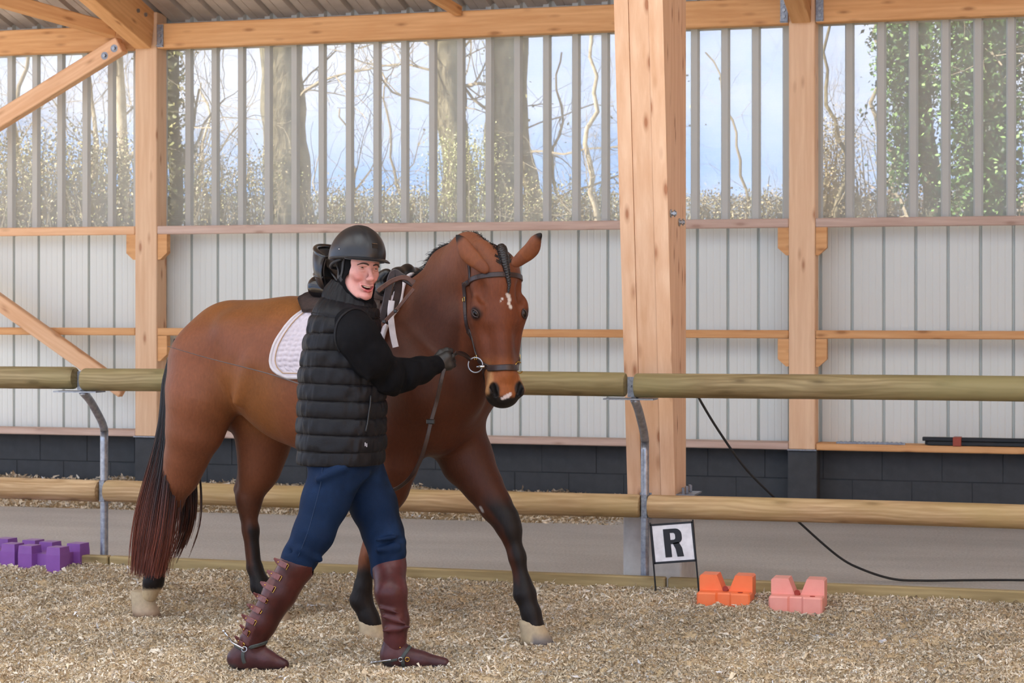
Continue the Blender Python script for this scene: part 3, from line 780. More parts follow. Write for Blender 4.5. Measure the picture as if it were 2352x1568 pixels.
# coarse continuation around the part in view
b = MB()
b.box((-11.6, 5.2, -.01), (10, 9, .05)).box((4.4, 5.2, -.01), (7, 9, .05)).box((-2.85, 3.2, -.01), (7.5, 6.0, .05))
o = b.build('outer_riding_surface', simple('sand_far', (176, 156, 128), .95, 0, (150, 130, 104), 8, bmp=.01)); tag(o, 'beige riding sand continuing around the area in view', 'ground', kind='structure')
def flakes(n, xr, yr, seed, smin, smax, hf, lift=.0, weight=None):
    rg = np.random.default_rng(seed)
    x = rg.uniform(*xr, n); y = rg.uniform(*yr, n)
    keep = vnoise(x, y, 9, 21) * .6 + vnoise(x, y, 23, 22) * .6 + rg.random(n) * .6 > .50
    x, y = x[keep], y[keep]; n = len(x)
    s = rg.uniform(smin, smax, n) * (1 + .8 * (rg.random(n) < .06)); z = hf(x, y) + s * .25 + lift
    ax = rg.normal(size=(n, 3)); ax[:, 2] *= .8; ax /= np.linalg.norm(ax, axis=1)[:, None]
    b_ = rg.normal(size=(n, 3)); b_ -= ax * np.sum(ax * b_, axis=1)[:, None]; b_ /= np.linalg.norm(b_, axis=1)[:, None]
    c_ = np.cross(ax, b_); cu = rg.uniform(.3, 1.3, n)[:, None]; C = np.stack([x, y, z], 1); S = s[:, None]
    w = rg.uniform(.14, .42, n)[:, None]; j = lambda: rg.uniform(.6, 1.3, n)[:, None]
    P = [C - ax * S * .5 * j() - b_ * S * w * .12 * j(), C - ax * S * .5 * j() + b_ * S * w * .22 * j(), C + c_ * S * cu * .5 - b_ * S * w * .6 * j(), C + c_ * S * cu * .5 + b_ * S * w * .6 * j(),
         C + ax * S * .5 * j() - b_ * S * w * .20 * j(), C + ax * S * .5 * j() + b_ * S * w * .10 * j()]
    V = np.stack(P, 1).reshape(-1, 3); k = np.arange(n)[:, None] * 6
    F = np.concatenate([k + np.array([0, 1, 3, 2]), k + np.array([2, 3, 5, 4])])
    col = np.repeat(footcol(n, rg, x, y), 6, axis=0)
    V[:, 2] = np.maximum(V[:, 2], -.02)
    return V, F, col
# inside the view only (a wedge)
Va, Fa, Ca = flakes(500000, (-6.0, .1), (6.6, 9.70), 3, .006, .019, foot_h)
o = mk('fibre_tufts', Va, Fa, M_foot, fo, col=Ca); o['kind'] = 'stuff'
Vb, Fb, Cb = flakes(16000, (-6.0, .1), (6.6, 9.66), 4, .016, .030, foot_h)
o = mk('fibre_clumps', Vb, Fb, M_foot, fo, col=Cb); o['kind'] = 'stuff'

# bank of the same material against the foot of the wall
def bank_h(x, y):
    t = np.clip((y - 12.75) / 1.08, 0, 1); w = np.clip((-2.3 - x) / 1.2, 0, 1)
    return .15 * t ** 1.1 * w + (vnoise(x, y, 3, 31) - .5) * .04 * np.minimum(1, t * 4) + (vnoise(x, y, 14, 32) - .5) * .022 * np.minimum(1, t * 5) - .012 - .03 * (1 - w)
xs = np.arange(-10, -1.8, .05); ys = np.arange(12.7, 13.77, .04); GX, GY = np.meshgrid(xs, ys, indexing='ij'); GZ = bank_h(GX, GY)
nx, ny = GX.shape; V = np.stack([GX, GY, GZ], -1).reshape(-1, 3); I = np.arange(nx * ny).reshape(nx, ny)
F = np.stack([I[:-1, :-1], I[1:, :-1], I[1:, 1:], I[:-1, 1:]], -1).reshape(-1, 4)
bk = mk('sand_bank', V, F, M_footbase, smooth=True, col=np.ones((len(V), 3)) * np.array(srgb(178, 154, 118)[:3])); tag(bk, 'low bank of loose sand heaped along the foot of the back wall', 'ground', kind='stuff')
Vc, Fc, Cc = flakes(15000, (-9, -2.9), (12.8, 13.72), 6, .015, .045, bank_h)
o = mk('fibre_tufts', Vc, Fc, M_foot, bk, col=Cc); o['kind'] = 'stuff'

# ------------------------------------------------------------------ outside: hill, hedge, trees
M_bark = simple('mossy_bark', (150, 138, 108), .9, 0, (74, 68, 50), 9, bmp=.03, sc3=(2, 2, .7))
M_barkd = simple('ivy_bark', (96, 92, 70), .9, 0, (66, 62, 46), 9, bmp=.03)
M_barkp = simple('pale_bark', (206, 190, 160), .9, 0, (160, 144, 116), 12, bmp=.01)
M_twig = simple('bare_twigs', (150, 136, 110), .9)
M_hill = simple('far_hill', (104, 112, 120), .95, 0, (88, 98, 108), .05)
def leafmat(name, rough=.55):
    m = vcol(name, rough=rough, nscale=8, amt=.2, spec=.4); return m
M_leaf = leafmat('leaves')
def cards(C, s, rg, cols, name, parent, asp=.6):
    n = len(C); ax = rg.normal(size=(n, 3)); ax /= np.linalg.norm(ax, axis=1)[:, None]
    b_ = rg.normal(size=(n, 3)); b_ -= ax * np.sum(ax * b_, axis=1)[:, None]; b_ /= np.linalg.norm(b_, axis=1)[:, None]
    S = (s * rg.uniform(.6, 1.3, n))[:, None]
    V = np.stack([C - ax * S * .5, C - b_ * S * asp * .5, C + ax * S * .5, C + b_ * S * asp * .5], 1).reshape(-1, 3)
    F = np.arange(n)[:, None] * 4 + np.array([0, 1, 2, 3])
    cols = np.array([srgb(*c)[:3] for c in cols]); c = cols[rg.integers(0, len(cols), n)] * rg.uniform(.75, 1.2, n)[:, None]
    o = mk(name, V, F, M_leaf, parent, col=np.repeat(c, 4, axis=0)); o['kind'] = 'stuff'; return o
def branch(mb, p, d, L, r, depth, rg, tips, spread=.6, droop=0.0, segs=6):
    pts = [np.array(p)]; d = nrm(d)
    for i in range(segs):
        d = nrm(d + rg.normal(size=3) * .24 + np.array([0, 0, .04 - droop])); pts.append(pts[-1] + d * L / segs)
    rr = np.linspace(r, r * .5, len(pts)); mb.tube(pts, rr, 5 if r > .03 else 3, cap=False); tips.append(pts[-1]); tips.append(pts[len(pts) // 2])
    if depth > 0:
        for k in range(rg.integers(4, 7)):
            i = rg.integers(1, len(pts)); q = rg.normal(size=3); q[2] += .25
            branch(mb, pts[i], nrm(d + nrm(q) * spread * 1.7), L * rg.uniform(.5, .8), rr[i] * .55, depth - 1, rg, tips, spread, droop, segs)
_rt = {}
def tree(lab, u, D, rbase, v_top=60, lean=0.0, mat=M_bark, seed=1, nb=8, depth=2, twigcol=None, leaves=0, lcol=None, lsize=.08, path=None, rtop=.6, blen=1.4, group=None, lspread=.35, zlo=None, crown=None):
    rg = np.random.default_rng(seed)
    if rbase < .07: rtop = .22; nb += 5
    o = empty('tree', (0, 0, 0), label=lab, cat='tree', group=group)
    if path is None:
        p0 = PD(u, 620, D); p1 = PD(u + lean, v_top - 140, D); path = [p0, (p0 + p1) / 2 + rg.normal(size=3) * rbase * .5, p1]
    else: path = [PD(a, c, D) for a, c in path]
    p0 = np.array(path[0]); o.location = (p0[0], p0[1], 0); path = [np.array(q) - np.array([p0[0], p0[1], 0]) for q in path]
    path = [np.array([path[0][0], path[0][1], -.2])] + path
    P = resample(path, 30)
    if rbase < .07:
        wk = np.cumsum(rg.normal(size=(30, 3)) * np.array([.045, .03, 0]), axis=0); wk -= np.linspace(0, 1, 30)[:, None] * wk[-1]; P = P + wk
    rr = np.linspace(rbase, rbase * rtop, 30) * (1 + .07 * np.sin(np.arange(30) * 1.7 + seed)); rr[:6] *= np.linspace(1.25, 1, 6)
    MB().tube(P, rr, 14, cap=False).build('trunk', mat, o, smooth=True)
    mb = MB(); tips = []
    for k in range(nb):
        i = rg.integers(9, 30); q = rg.normal(size=3); q[1] *= .5; q[2] = abs(q[2]) * .6 + .1
        branch(mb, P[i], q, blen * rg.uniform(.6, 1.3), min(rr[i] * .3, .028) * rg.uniform(.5, 1), depth, rg, tips)
    if nb: mb.build('branches', M_twig if twigcol is None else twigcol, o)['kind'] = 'stuff'
    if leaves:
        if crown is None: c = np.array(tips + [P[i] for i in rg.integers(4, 30, len(tips) // 2)])
        else:
            c = np.array([PD(a, b_, D) - np.array([p0[0], p0[1], 0]) for a, b_ in crown])
        C = c[rg.integers(0, len(c), leaves)] + rg.normal(size=(leaves, 3)) * lspread
        cards(C, lsize * .85, rg, lcol, 'foliage', o)
    return o
IV = [(70, 104, 50), (44, 76, 32), (104, 138, 70), (28, 52, 22), (140, 170, 100), (36, 60, 28)]
BR = [(170, 150, 112), (132, 116, 84), (196, 176, 132), (112, 106, 72), (150, 142, 96)]
OL = [(150, 148, 96), (110, 112, 66), (184, 176, 124), (90, 92, 56)]
tree('massive pale trunk outside, above and behind the helmet at left of centre', 655, 21, .29, mat=M_bark, seed=3, nb=7, rtop=.72, path=[(672, 640), (668, 500), (655, 330), (648, 180), (640, -60)])
tree('left stem of the twin trunk outside above the man', 1030, 21, .21, mat=M_bark, seed=5, nb=6, rtop=.6, path=[(1075, 640), (1062, 480), (1045, 330), (1028, 200), (1018, -60)])
tree('right stem of the twin trunk outside above the horse neck', 1165, 21.4, .25, mat=M_bark, seed=6, nb=6, rtop=.6, path=[(1150, 640), (1152, 470), (1150, 330), (1160, 200), (1166, -60)], leaves=500, lcol=OL, lsize=.05, lspread=.2)
tree('leaning mossy side stem joining the twin trunk outside', 1215, 21.8, .13, mat=M_bark, seed=16, nb=3, rtop=.5, path=[(1235, 640), (1225, 450), (1200, 330), (1195, 200), (1205, -40)])
tree('dark ivy covered stem outside just right of the left wall post', 398, 19, .09, mat=M_barkd, seed=7, nb=5, path=[(392, 640), (405, 430), (396, 250), (402, -60)], leaves=1400, lcol=[(120, 120, 70), (84, 84, 48), (160, 152, 96)], lsize=.06, lspread=.09, crown=[(395 + 10 * math.sin(k), 40 + 24 * k) for k in range(20)])
tree('slim pale trunk outside seen just left of the left wall post', 278, 20, .075, mat=M_barkp, seed=8, nb=9, depth=3, path=[(290, 640), (285, 420), (278, 250), (262, -40)], blen=1.0)
tree('slim cream trunk outside left of the laminated column', 1358, 20, .05, mat=M_barkp, seed=9, nb=12, depth=3, path=[(1372, 640), (1362, 400), (1355, 220), (1350, -60)], blen=.9)
tree('small bare tree outside between the column and the right wall post', 1655, 21, .035, mat=M_twig, seed=10, nb=8, depth=3, path=[(1700, 640), (1690, 420), (1655, 260), (1620, 120)], blen=.8)
tree('forked bare tree outside just right of the right wall post', 1960, 20, .05, mat=M_bark, seed=12, nb=10, depth=3, path=[(1905, 640), (1925, 420), (1900, 260), (1915, 20)], blen=1.0)
tree('twisted bare tree outside between the right wall post and the ivy', 2010, 22, .06, mat=M_twig, seed=13, nb=9, depth=3, path=[(2020, 640), (2008, 380), (1980, 260), (2012, 20)], blen=1.0)
tree('ivy clad tree outside with loose hanging foliage', 2125, 19, .12, mat=M_barkd, seed=14, nb=6, path=[(2150, 640), (2140, 420), (2120, 250), (2110, -40)], leaves=9000, lcol=IV, lsize=.058, lspread=.10,
     crown=[(2085 + 55 * math.sin(k * 1.3) * (1 - k / 50), 20 + 12 * k) for k in range(34)] + [(2060 + 14 * (k % 5), 70 + 8 * k) for k in range(16)])
tree('dense dark green ivy covered tree outside near the right edge', 2265, 18.5, .16, mat=M_barkd, seed=15, nb=4, path=[(2275, 640), (2268, 420), (2260, 250), (2262, -40)], leaves=21000, lcol=IV, lsize=.062, lspread=.15,
     crown=[(2262 + 75 * math.sin(k * 2.1) * max(.35, 1 - k / 60), -20 + 9 * k) for k in range(58)])
tree('leafless tree outside at the left edge of the picture', 60, 21, .06, mat=M_twig, seed=17, nb=12, depth=3, path=[(40, 640), (70, 420), (50, 260), (90, 20)], blen=1.3)
tree('crooked twiggy tree outside behind the upper brace', 170, 22, .06, mat=M_barkp, seed=18, nb=12, depth=3, path=[(190, 640), (160, 420), (185, 260), (150, 20)], blen=1.3)
tree('thin bare tree outside above the horse rump', 470, 24, .05, mat=M_barkp, seed=19, nb=8, depth=3, path=[(470, 640), (464, 420), (466, 300), (462, 190)], blen=1.0)
tree('bare sapling outside above the saddle', 800, 22, .04, mat=M_twig, seed=20, nb=9, depth=3, path=[(800, 640), (790, 480), (800, 420), (780, 250)], blen=.9)
tree('bare sapling outside above the reins', 905, 22, .035, mat=M_twig, seed=21, nb=9, depth=3, path=[(930, 640), (915, 480), (905, 380), (890, 180)], blen=.9)
tree('bare sapling outside behind the horse ears', 1290, 22, .04, mat=M_twig, seed=22, nb=10, depth=3, path=[(1290, 640), (1280, 480), (1300, 300), (1290, 120)], blen=1.0)
def bush(lab, pts, D, n, cols, seed, ls=.05, spread=.25, twigs=60):
    ls *= .62; n = int(n * 1.7); twigs = int(twigs * 2.2)
    rg = np.random.default_rng(seed); c = np.array([PD(a, b_, D) for a, b_ in pts]); p0 = c.mean(axis=0); o = empty('bush', (p0[0], p0[1], 0), label=lab, cat='bush')
    c = c - np.array([p0[0], p0[1], 0]); mb = MB()
    for k in range(twigs):
        e = c[rg.integers(0, len(c))] + rg.normal(size=3) * spread; s = np.array([e[0] + rg.normal() * .3, e[1] + rg.normal() * .2, -.1])
        m = (s + e) / 2 + rg.normal(size=3) * .15; P = resample([s, m, e], 7); mb.tube(P, np.linspace(.014, .005, 7), 3, cap=False)
    mb.build('stems', M_twig, o)['kind'] = 'stuff'
    C = c[rg.integers(0, len(c), n)] + rg.normal(size=(n, 3)) * spread * np.array([1, 1.2, .9]); C[:, 2] = np.maximum(C[:, 2], .05)
    cards(C, ls, rg, cols, 'foliage', o); return o
bush('tangled olive and brown thicket outside at the far left', [(u, v) for u in range(-40, 320, 22) for v in range(355 + int(30 * math.sin(u * .05)), 560, 26)], 19, 11000, BR + OL, 31, .05, .16, 160)
bush('brown thicket outside above the horse rump', [(u, v) for u in range(440, 620, 22) for v in range(400 + int(26 * math.sin(u * .04)), 560, 26)], 20, 5200, BR + OL, 32, .045, .14, 90)
bush('low scrub outside below the blue sky above the saddle', [(u, v) for u in range(740, 1000, 20) for v in range(455, 560, 22)], 20.5, 4800, BR + OL, 33, .045, .10, 70)
bush('low scrub outside behind the horse ears and neck', [(u, v) for u in range(1180, 1430, 20) for v in range(450, 560, 22)], 20.5, 4800, BR + OL, 34, .045, .10, 70)
bush('dry scrub outside between the column and the right wall post', [(u, v) for u in range(1590, 1820, 20) for v in range(462, 560, 22)], 20.5, 4600, BR, 35, .045, .08, 70)
bush('dry reddish scrub outside under the ivy trees', [(u, v) for u in range(1870, 2400, 20) for v in range(452, 560, 22)], 20.5, 9000, BR + [(176, 130, 96)], 36, .045, .09, 120)
bush('taller brown bush outside just right of the right wall post', [(u, v) for u in range(1885, 1950, 14) for v in range(300, 560, 22)], 20.2, 3400, BR, 37, .045, .12, 60)
# mossy growth at the twin trunk
bush('yellow green mossy growth at the base of the twin trunk outside', [(u, v) for u in range(1010, 1130, 16) for v in range(330, 540, 24)], 20.6, 3600, [(186, 186, 120), (150, 152, 88), (206, 200, 150)], 38, .04, .10, 40)
# far wooded hill
us = np.linspace(-300, 2700, 60); rg = np.random.default_rng(4); top = [PD(u, 456 + 5 * math.sin(u * .01) + rg.normal() * 1.2, 190) for u in us]; back = [PD(u, 450, 260) for u in us]
V = [(p[0], p[1], -.2) for p in top] + [tuple(p) for p in top] + [tuple(p) for p in back]; n = len(us)
F = [(i, i + 1, n + i + 1, n + i) for i in range(n - 1)] + [(n + i, n + i + 1, 2 * n + i + 1, 2 * n + i) for i in range(n - 1)]
o = mk('wooded_hill', V, F, M_hill, smooth=True); tag(o, 'distant blue grey wooded hill on the horizon outside', 'hill', kind='structure')
# ------------------------------------------------------------------ organic modelling: smooth unions on a grid, then surface nets
class Field:
    def __init__(s, xs, ys, zs):
        s.x, s.y, s.z = [np.asarray(a, np.float32) for a in (xs, ys, zs)]
        s.F = np.full((len(s.x), len(s.y), len(s.z)), .5, np.float32)
    def _sub(s, lo, hi):
        i = [slice(max(0, np.searchsorted(a, l) - 1), min(len(a), np.searchsorted(a, h) + 1)) for a, l, h in zip((s.x, s.y, s.z), lo, hi)]
        X = s.x[i[0]][:, None, None]; Y = s.y[i[1]][None, :, None]; Z = s.z[i[2]][None, None, :]
        return tuple(i), X, Y, Z
    def _mix(s, i, d, k, op):
        A = s.F[i]
        if op == 'sub': 
            a = -A; h = np.maximum(k - np.abs(a - d), 0) / max(k, 1e-6); s.F[i] = -(np.minimum(a, d) - h * h * k * .25)
        elif op == 'add':
            h = np.maximum(k - np.abs(A - d), 0) / max(k, 1e-6); s.F[i] = np.minimum(A, d) - h * h * k * .25
        elif op == 'cut':                       # keep only inside d
            s.F[i] = np.maximum(A, d)
    def rc(s, a, b, ra, rb, k=.03, sq=1.0, n=(0, 1, 0), op='add'):
        """tapered capsule; sq squashes along the direction n"""
        a, b, n = (np.array(q, np.float32) for q in (a, b, n)); n = n / np.linalg.norm(n); m = max(ra, rb) * max(1, sq) + k + .02
        i, X, Y, Z = s._sub(np.minimum(a, b) - m, np.maximum(a, b) + m)
        if 0 in s.F[i].shape: return s
        px, py, pz = X - a[0], Y - a[1], Z - a[2]; bb = b - a
        if sq != 1.0:
            g = 1 / sq - 1; dn = px * n[0] + py * n[1] + pz * n[2]; px, py, pz = px + n[0] * dn * g, py + n[1] * dn * g, pz + n[2] * dn * g
            bb = bb + n * (bb @ n) * g
        L = max(float(bb @ bb), 1e-9); t = np.clip((px * bb[0] + py * bb[1] + pz * bb[2]) / L, 0, 1)
        d = np.sqrt((px - t * bb[0]) ** 2 + (py - t * bb[1]) ** 2 + (pz - t * bb[2]) ** 2) - (ra + (rb - ra) * t)
        s._mix(i, d, k, op); return s
    def ell(s, c, r, R=None, k=.03, op='add'):
        c = np.array(c, np.float32); r = np.array(r, np.float32); m = r.max() + k + .02
        i, X, Y, Z = s._sub(c - m, c + m)
        if 0 in s.F[i].shape: return s
        px, py, pz = X - c[0], Y - c[1], Z - c[2]
        if R is not None:
            R = np.asarray(R, np.float32); px, py, pz = (px * R[0, j] + py * R[1, j] + pz * R[2, j] for j in range(3))
        k0 = np.sqrt((px / r[0]) ** 2 + (py / r[1]) ** 2 + (pz / r[2]) ** 2); k1 = np.sqrt((px / r[0] ** 2) ** 2 + (py / r[1] ** 2) ** 2 + (pz / r[2] ** 2) ** 2)
        s._mix(i, k0 * (k0 - 1) / np.maximum(k1, 1e-4), k, op); return s
    def chain(s, pts, rs, k=.03, **a):
        for p, q, r, t in zip(pts[:-1], pts[1:], rs[:-1], rs[1:]): s.rc(p, q, r, t, k, **a)
        return s
    def cut(s, p, n):
        """remove everything on the side n points to"""
        p = np.array(p, np.float32); n = nrm(n).astype(np.float32)
        d = (s.x[:, None, None] - p[0]) * n[0] + (s.y[None, :, None] - p[1]) * n[1] + (s.z[None, None, :] - p[2]) * n[2]
        s.F = np.maximum(s.F, d); return s
    def val(s, P):
        P = np.atleast_2d(P); I = []; W = []
        for j, a in enumerate((s.x, s.y, s.z)):
            i = np.clip(np.searchsorted(a, P[:, j]) - 1, 0, len(a) - 2); I.append(i); W.append(np.clip((P[:, j] - a[i]) / (a[i + 1] - a[i]), 0, 1))
        o = 0
        for dx in (0, 1):
            for dy in (0, 1):
                for dz in (0, 1):
                    o = o + s.F[I[0] + dx, I[1] + dy, I[2] + dz] * (W[0] if dx else 1 - W[0]) * (W[1] if dy else 1 - W[1]) * (W[2] if dz else 1 - W[2])
        return o
    def grad(s, P, e=.008):
        P = np.atleast_2d(P); g = np.stack([s.val(P + d) - s.val(P - d) for d in np.eye(3) * e], 1)
        return g / np.maximum(1e-9, np.linalg.norm(g, axis=1))[:, None]
    def snap(s, P, off=0.0, it=14):
        P = np.atleast_2d(np.array(P, float))
        for _ in range(it): P = P - s.grad(P) * (s.val(P) - 0)[:, None] * .8
        n = s.grad(P); return P + n * off, n
    def hit(s, o, d, tmax=3.0, step=.006):
        d = nrm(d); ts = np.arange(0, tmax, step); P = np.array(o) + d * ts[:, None]; v = s.val(P); i = np.argmax(v < 0)
        return P[i] if v[i] < 0 else None
    def nets(s):
        F = s.F; S = F < 0; nx, ny, nz = F.shape
        c = np.zeros((nx - 1, ny - 1, nz - 1), np.uint8)
        for dx in (0, 1):
            for dy in (0, 1):
                for dz in (0, 1): c += S[dx:nx - 1 + dx, dy:ny - 1 + dy, dz:nz - 1 + dz]
        act = (c > 0) & (c < 8); idx = -np.ones(act.shape, np.int32); I, J, K = np.nonzero(act); idx[I, J, K] = np.arange(len(I))
        acc = np.zeros((len(I), 3)); cnt = np.zeros(len(I)); cor = [(a, b, d) for a in (0, 1) for b in (0, 1) for d in (0, 1)]
        G = (s.x, s.y, s.z)
        for p in cor:
            for ax in range(3):
                if p[ax]: continue
                q = list(p); q[ax] = 1
                A = F[I + p[0], J + p[1], K + p[2]]; B = F[I + q[0], J + q[1], K + q[2]]; m = (A < 0) != (B < 0); t = A / (A - B + 1e-12)
                P = [G[0][I + p[0]], G[1][J + p[1]], G[2][K + p[2]]]; Q = [G[0][I + q[0]], G[1][J + q[1]], G[2][K + q[2]]]
                for j in range(3): acc[:, j] += np.where(m, P[j] + (Q[j] - P[j]) * t, 0)
                cnt += m
        V = acc / cnt[:, None]; Fs = []
        for ax in range(3):
            o1, o2 = [(1, 2), (2, 0), (0, 1)][ax]
            sl = [slice(1, n - 1) for n in (nx, ny, nz)]; sl[ax] = slice(0, (nx, ny, nz)[ax] - 1); sh = list(sl); sh[ax] = slice(1, (nx, ny, nz)[ax])
            a = S[tuple(sl)]; b = S[tuple(sh)]; e = np.nonzero(a != b); fl = a[e]
            E = [e[0] + sl[0].start, e[1] + sl[1].start, e[2] + sl[2].start]
            q = []
            for (u, v) in ((0, 0), (-1, 0), (-1, -1), (0, -1)):
                w = [E[0].copy(), E[1].copy(), E[2].copy()]; w[o1] = w[o1] + u; w[o2] = w[o2] + v; q.append(idx[w[0], w[1], w[2]])
            Q = np.stack(q, 1); Q[~fl] = Q[~fl][:, ::-1]; Fs.append(Q)
        Fa = np.concatenate(Fs); Fa = Fa[(Fa >= 0).all(axis=1)]
        return V, Fa
def axis(*segs):
    """axis(start, (end, step), ...) : grid lines with varying spacing"""
    out = [segs[0]]
    for e, st in segs[1:]:
        n = max(1, int(round((e - out[-1]) / st))); out += list(np.linspace(out[-1], e, n + 1)[1:])
    return np.array(out)
def ss(a, b, x): t = np.clip((x - a) / (b - a), 0, 1); return t * t * (3 - 2 * t)
def fbm(P, s, seed, oct=3):
    v = 0; a = 1; 
    for o in range(oct):
        v = v + a * (vnoise(P[:, 0] + P[:, 1] * .37, P[:, 2] + P[:, 1] * .61, s, seed + o) + vnoise(P[:, 1] + P[:, 2] * .21, P[:, 0] - P[:, 2] * .43, s, seed + 9 + o) - 1); s *= 2; a *= .5
    return v
def world2local(o):
    o_m = Matrix.Translation(o.location) @ o.rotation_euler.to_matrix().to_4x4()
    return np.array(o_m.inverted())
# ------------------------------------------------------------------ the horse (local frame: x forward, -y its right side towards the camera)
PHI = math.radians(-15.0)
HX = np.array([math.cos(PHI), math.sin(PHI), 0]); HY = np.array([-math.sin(PHI), math.cos(PHI), 0]); HO = np.array([-3.2559, 8.3264, 0.0])
def w2h(p): q = np.asarray(p) - HO; return np.array([q @ HX, q @ HY, q[2]])
def d2h(d): d = np.asarray(d); return np.array([d @ HX, d @ HY, d[2]])
CH = w2h(np.array([0, 0, HC]))
def HP(u, v, y):
    """point on the horse's own lengthwise plane at lateral offset y"""
    d = d2h(ray(u, v)); return CH + d * ((y - CH[1]) / d[1])
H = Field(axis(-1.16, (.70, .012), (1.26, .005)), axis(-.48, (-.36, .012), (.08, .005), (.36, .012)), axis(-.03, (.98, .012), (1.84, .005)))

# trunk
H.rc((-.16, 0, 1.14), (.36, 0, 1.145), .315, .335, .06, .86)
H.rc((-.53, 0, 1.235), (-.22, 0, 1.215), .238, .262, .10, .98)
H.rc((-.40, 0, 1.18), (-.06, 0, 1.10), .20, .30, .07, .85)
H.rc((.20, 0, 1.38), (.44, 0, 1.40), .09, .125, .12, .75)
for sy in (-1, 1):
    H.rc((-.60, .125 * sy, 1.20), (-.59, .15 * sy, 1.02), .165, .155, .06)           # rump to thigh
    H.rc((-.40, .17 * sy, 1.33), (-.33, .18 * sy, 1.27), .075, .06, .08)             # point of hip
    H.rc((-.66, .10 * sy, 1.16), (-.635, .11 * sy, .98), .13, .115, .05)            # buttock
    H.rc((.40, .15 * sy, 1.36), (.62, .17 * sy, 1.10), .10, .145, .08, .9)           # shoulder blade
    H.rc((.60, .13 * sy, 1.08), (.44, .15 * sy, .92), .16, .13, .07)                 # upper arm
    H.rc((.66, .085 * sy, 1.08), (.60, .09 * sy, .93), .125, .10, .05)               # breast
H.rc((.40, 0, .98), (.58, 0, .97), .20, .17, .08)
# legs as chains (pts, radii)
def leg(pts, rs, k=.035, **a): H.chain([np.array(p) for p in pts], rs, k, **a)
RHp = [(-.60, -.15, 1.04), (-.635, -.155, .88), (-.695, -.145, .75), (-.735, -.135, .66), (-.79, -.13, .565)]
leg(RHp, [.160, .125, .092, .074, .058], .05)
leg([(-.835, -.13, .60), (-.80, -.13, .55), (-.808, -.13, .51)], [.030, .050, .048], .03)             # hock, with its point behind
leg([(-.74, -.14, .74), (-.84, -.13, .605)], [.03, .020], .03)                                         # achilles
leg([(-.80, -.13, .53), (-.832, -.13, .42), (-.866, -.13, .25)], [.042, .033, .031], .03)
leg([(-.822, -.13, .47), (-.848, -.13, .43), (-.884, -.13, .25)], [.02, .019, .018], .02)
leg([(-.868, -.13, .235), (-.905, -.13, .165), (-.93, -.13, .10)], [.034, .044, .037], .025)
LHp = [(-.52, .14, 1.05), (-.46, .14, .90), (-.475, .135, .77), (-.49, .13, .68), (-.535, .125, .57)]
leg(LHp, [.17, .145, .108, .085, .062], .05)
leg([(-.592, .125, .585), (-.55, .125, .55), (-.545, .125, .51)], [.028, .052, .050], .03)
leg([(-.56, .13, .74), (-.605, .125, .59)], [.03, .02], .03)
leg([(-.547, .12, .53), (-.53, .12, .40), (-.505, .115, .23)], [.042, .034, .032], .03)
leg([(-.57, .12, .46), (-.55, .12, .40), (-.525, .115, .24)], [.02, .019, .018], .02)
leg([(-.50, .115, .22), (-.462, .11, .145), (-.405, .105, .085)], [.035, .045, .038], .025)
LFp = [(.58, .14, .92), (.655, .135, .77), (.735, .13, .67), (.80, .13, .585), (.852, .13, .515)]
leg(LFp, [.135, .108, .078, .062, .055], .05)
leg([(.853, .13, .53), (.872, .13, .485)], [.058, .052], .02)
leg([(.872, .13, .49), (.912, .13, .37), (.938, .13, .26)], [.041, .032, .031], .03)
leg([(.866, .13, .43), (.898, .13, .36), (.920, .13, .265)], [.019, .018, .018], .02)
leg([(.938, .13, .26), (.950, .125, .215), (.985, .12, .135), (1.0, .12, .085)], [.034, .045, .039, .044], .025)
RFp = [(.46, -.14, .90), (.45, -.135, .77), (.42, -.13, .66), (.375, -.125, .56)]
leg(RFp, [.135, .098, .078, .060], .05)
leg([(.365, -.125, .54), (.35, -.125, .50)], [.057, .050], .02)
leg([(.35, -.12, .50), (.315, -.12, .37), (.278, -.115, .22)], [.041, .033, .032], .03)
leg([(.31, -.12, .44), (.285, -.12, .34), (.255, -.115, .23)], [.02, .019, .018], .02)
leg([(.275, -.115, .22), (.262, -.11, .165), (.298, -.105, .095), (.312, -.10, .060)], [.036, .046, .039, .043], .025)
# neck
H.rc((.42, 0, 1.22), (.60, -.01, 1.36), .27, .235, .09, .60)
H.rc((.60, -.01, 1.36), (.735, -.05, 1.52), .225, .165, .05, .52)
H.rc((.735, -.05, 1.52), (.80, -.085, 1.60), .168, .115, .05, .55)
H.rc((.50, 0, 1.36), (.66, -.02, 1.60), .10, .09, .05, .6)
H.rc((.66, -.03, 1.60), (.80, -.09, 1.672), .09, .078, .04, .65)
H.rc((.80, -.09, 1.672), (.885, -.14, 1.665), .078, .062, .04, .8)
H.rc((.72, -.04, 1.10), (.78, -.09, 1.38), .13, .11, .08, .75)
# head frame: a down the face, f out of the forehead, l towards the horse's right (image left)
hyaw = math.radians(22)
Fh = d2h(RW * math.sin(hyaw) - FW * math.cos(hyaw)); Zd = np.array([0, 0, -1.0])
tl = math.radians(9.0)
Ah = nrm(Zd * math.cos(tl) + Fh * math.sin(tl)); Fh2 = nrm(Fh * math.cos(tl) - Zd * math.sin(tl)); Lh = nrm(np.cross(Ah, Fh2))
if Lh @ d2h(RW) > 0: Lh = -Lh            # l points to image left
PO = HP(1159, 566, -.17) - Fh2 * .045
def hp(a, f, l): return PO + Ah * (a * .965) + Fh2 * f + Lh * l
HR = np.stack([Ah, Fh2, Lh], 1)
def R2(p, q, ra, rb, k=.03, sq=1.0, n=None, **kw): H.rc(hp(*p), hp(*q), ra, rb, k, sq, Lh if n is None else n, **kw)
H.rc((.78, -.08, 1.58), hp(.07, -.13, 0), .11, .075, .05, .7)
H.ell(hp(.13, -.085, 0), (.145, .095, .104), HR, .04)
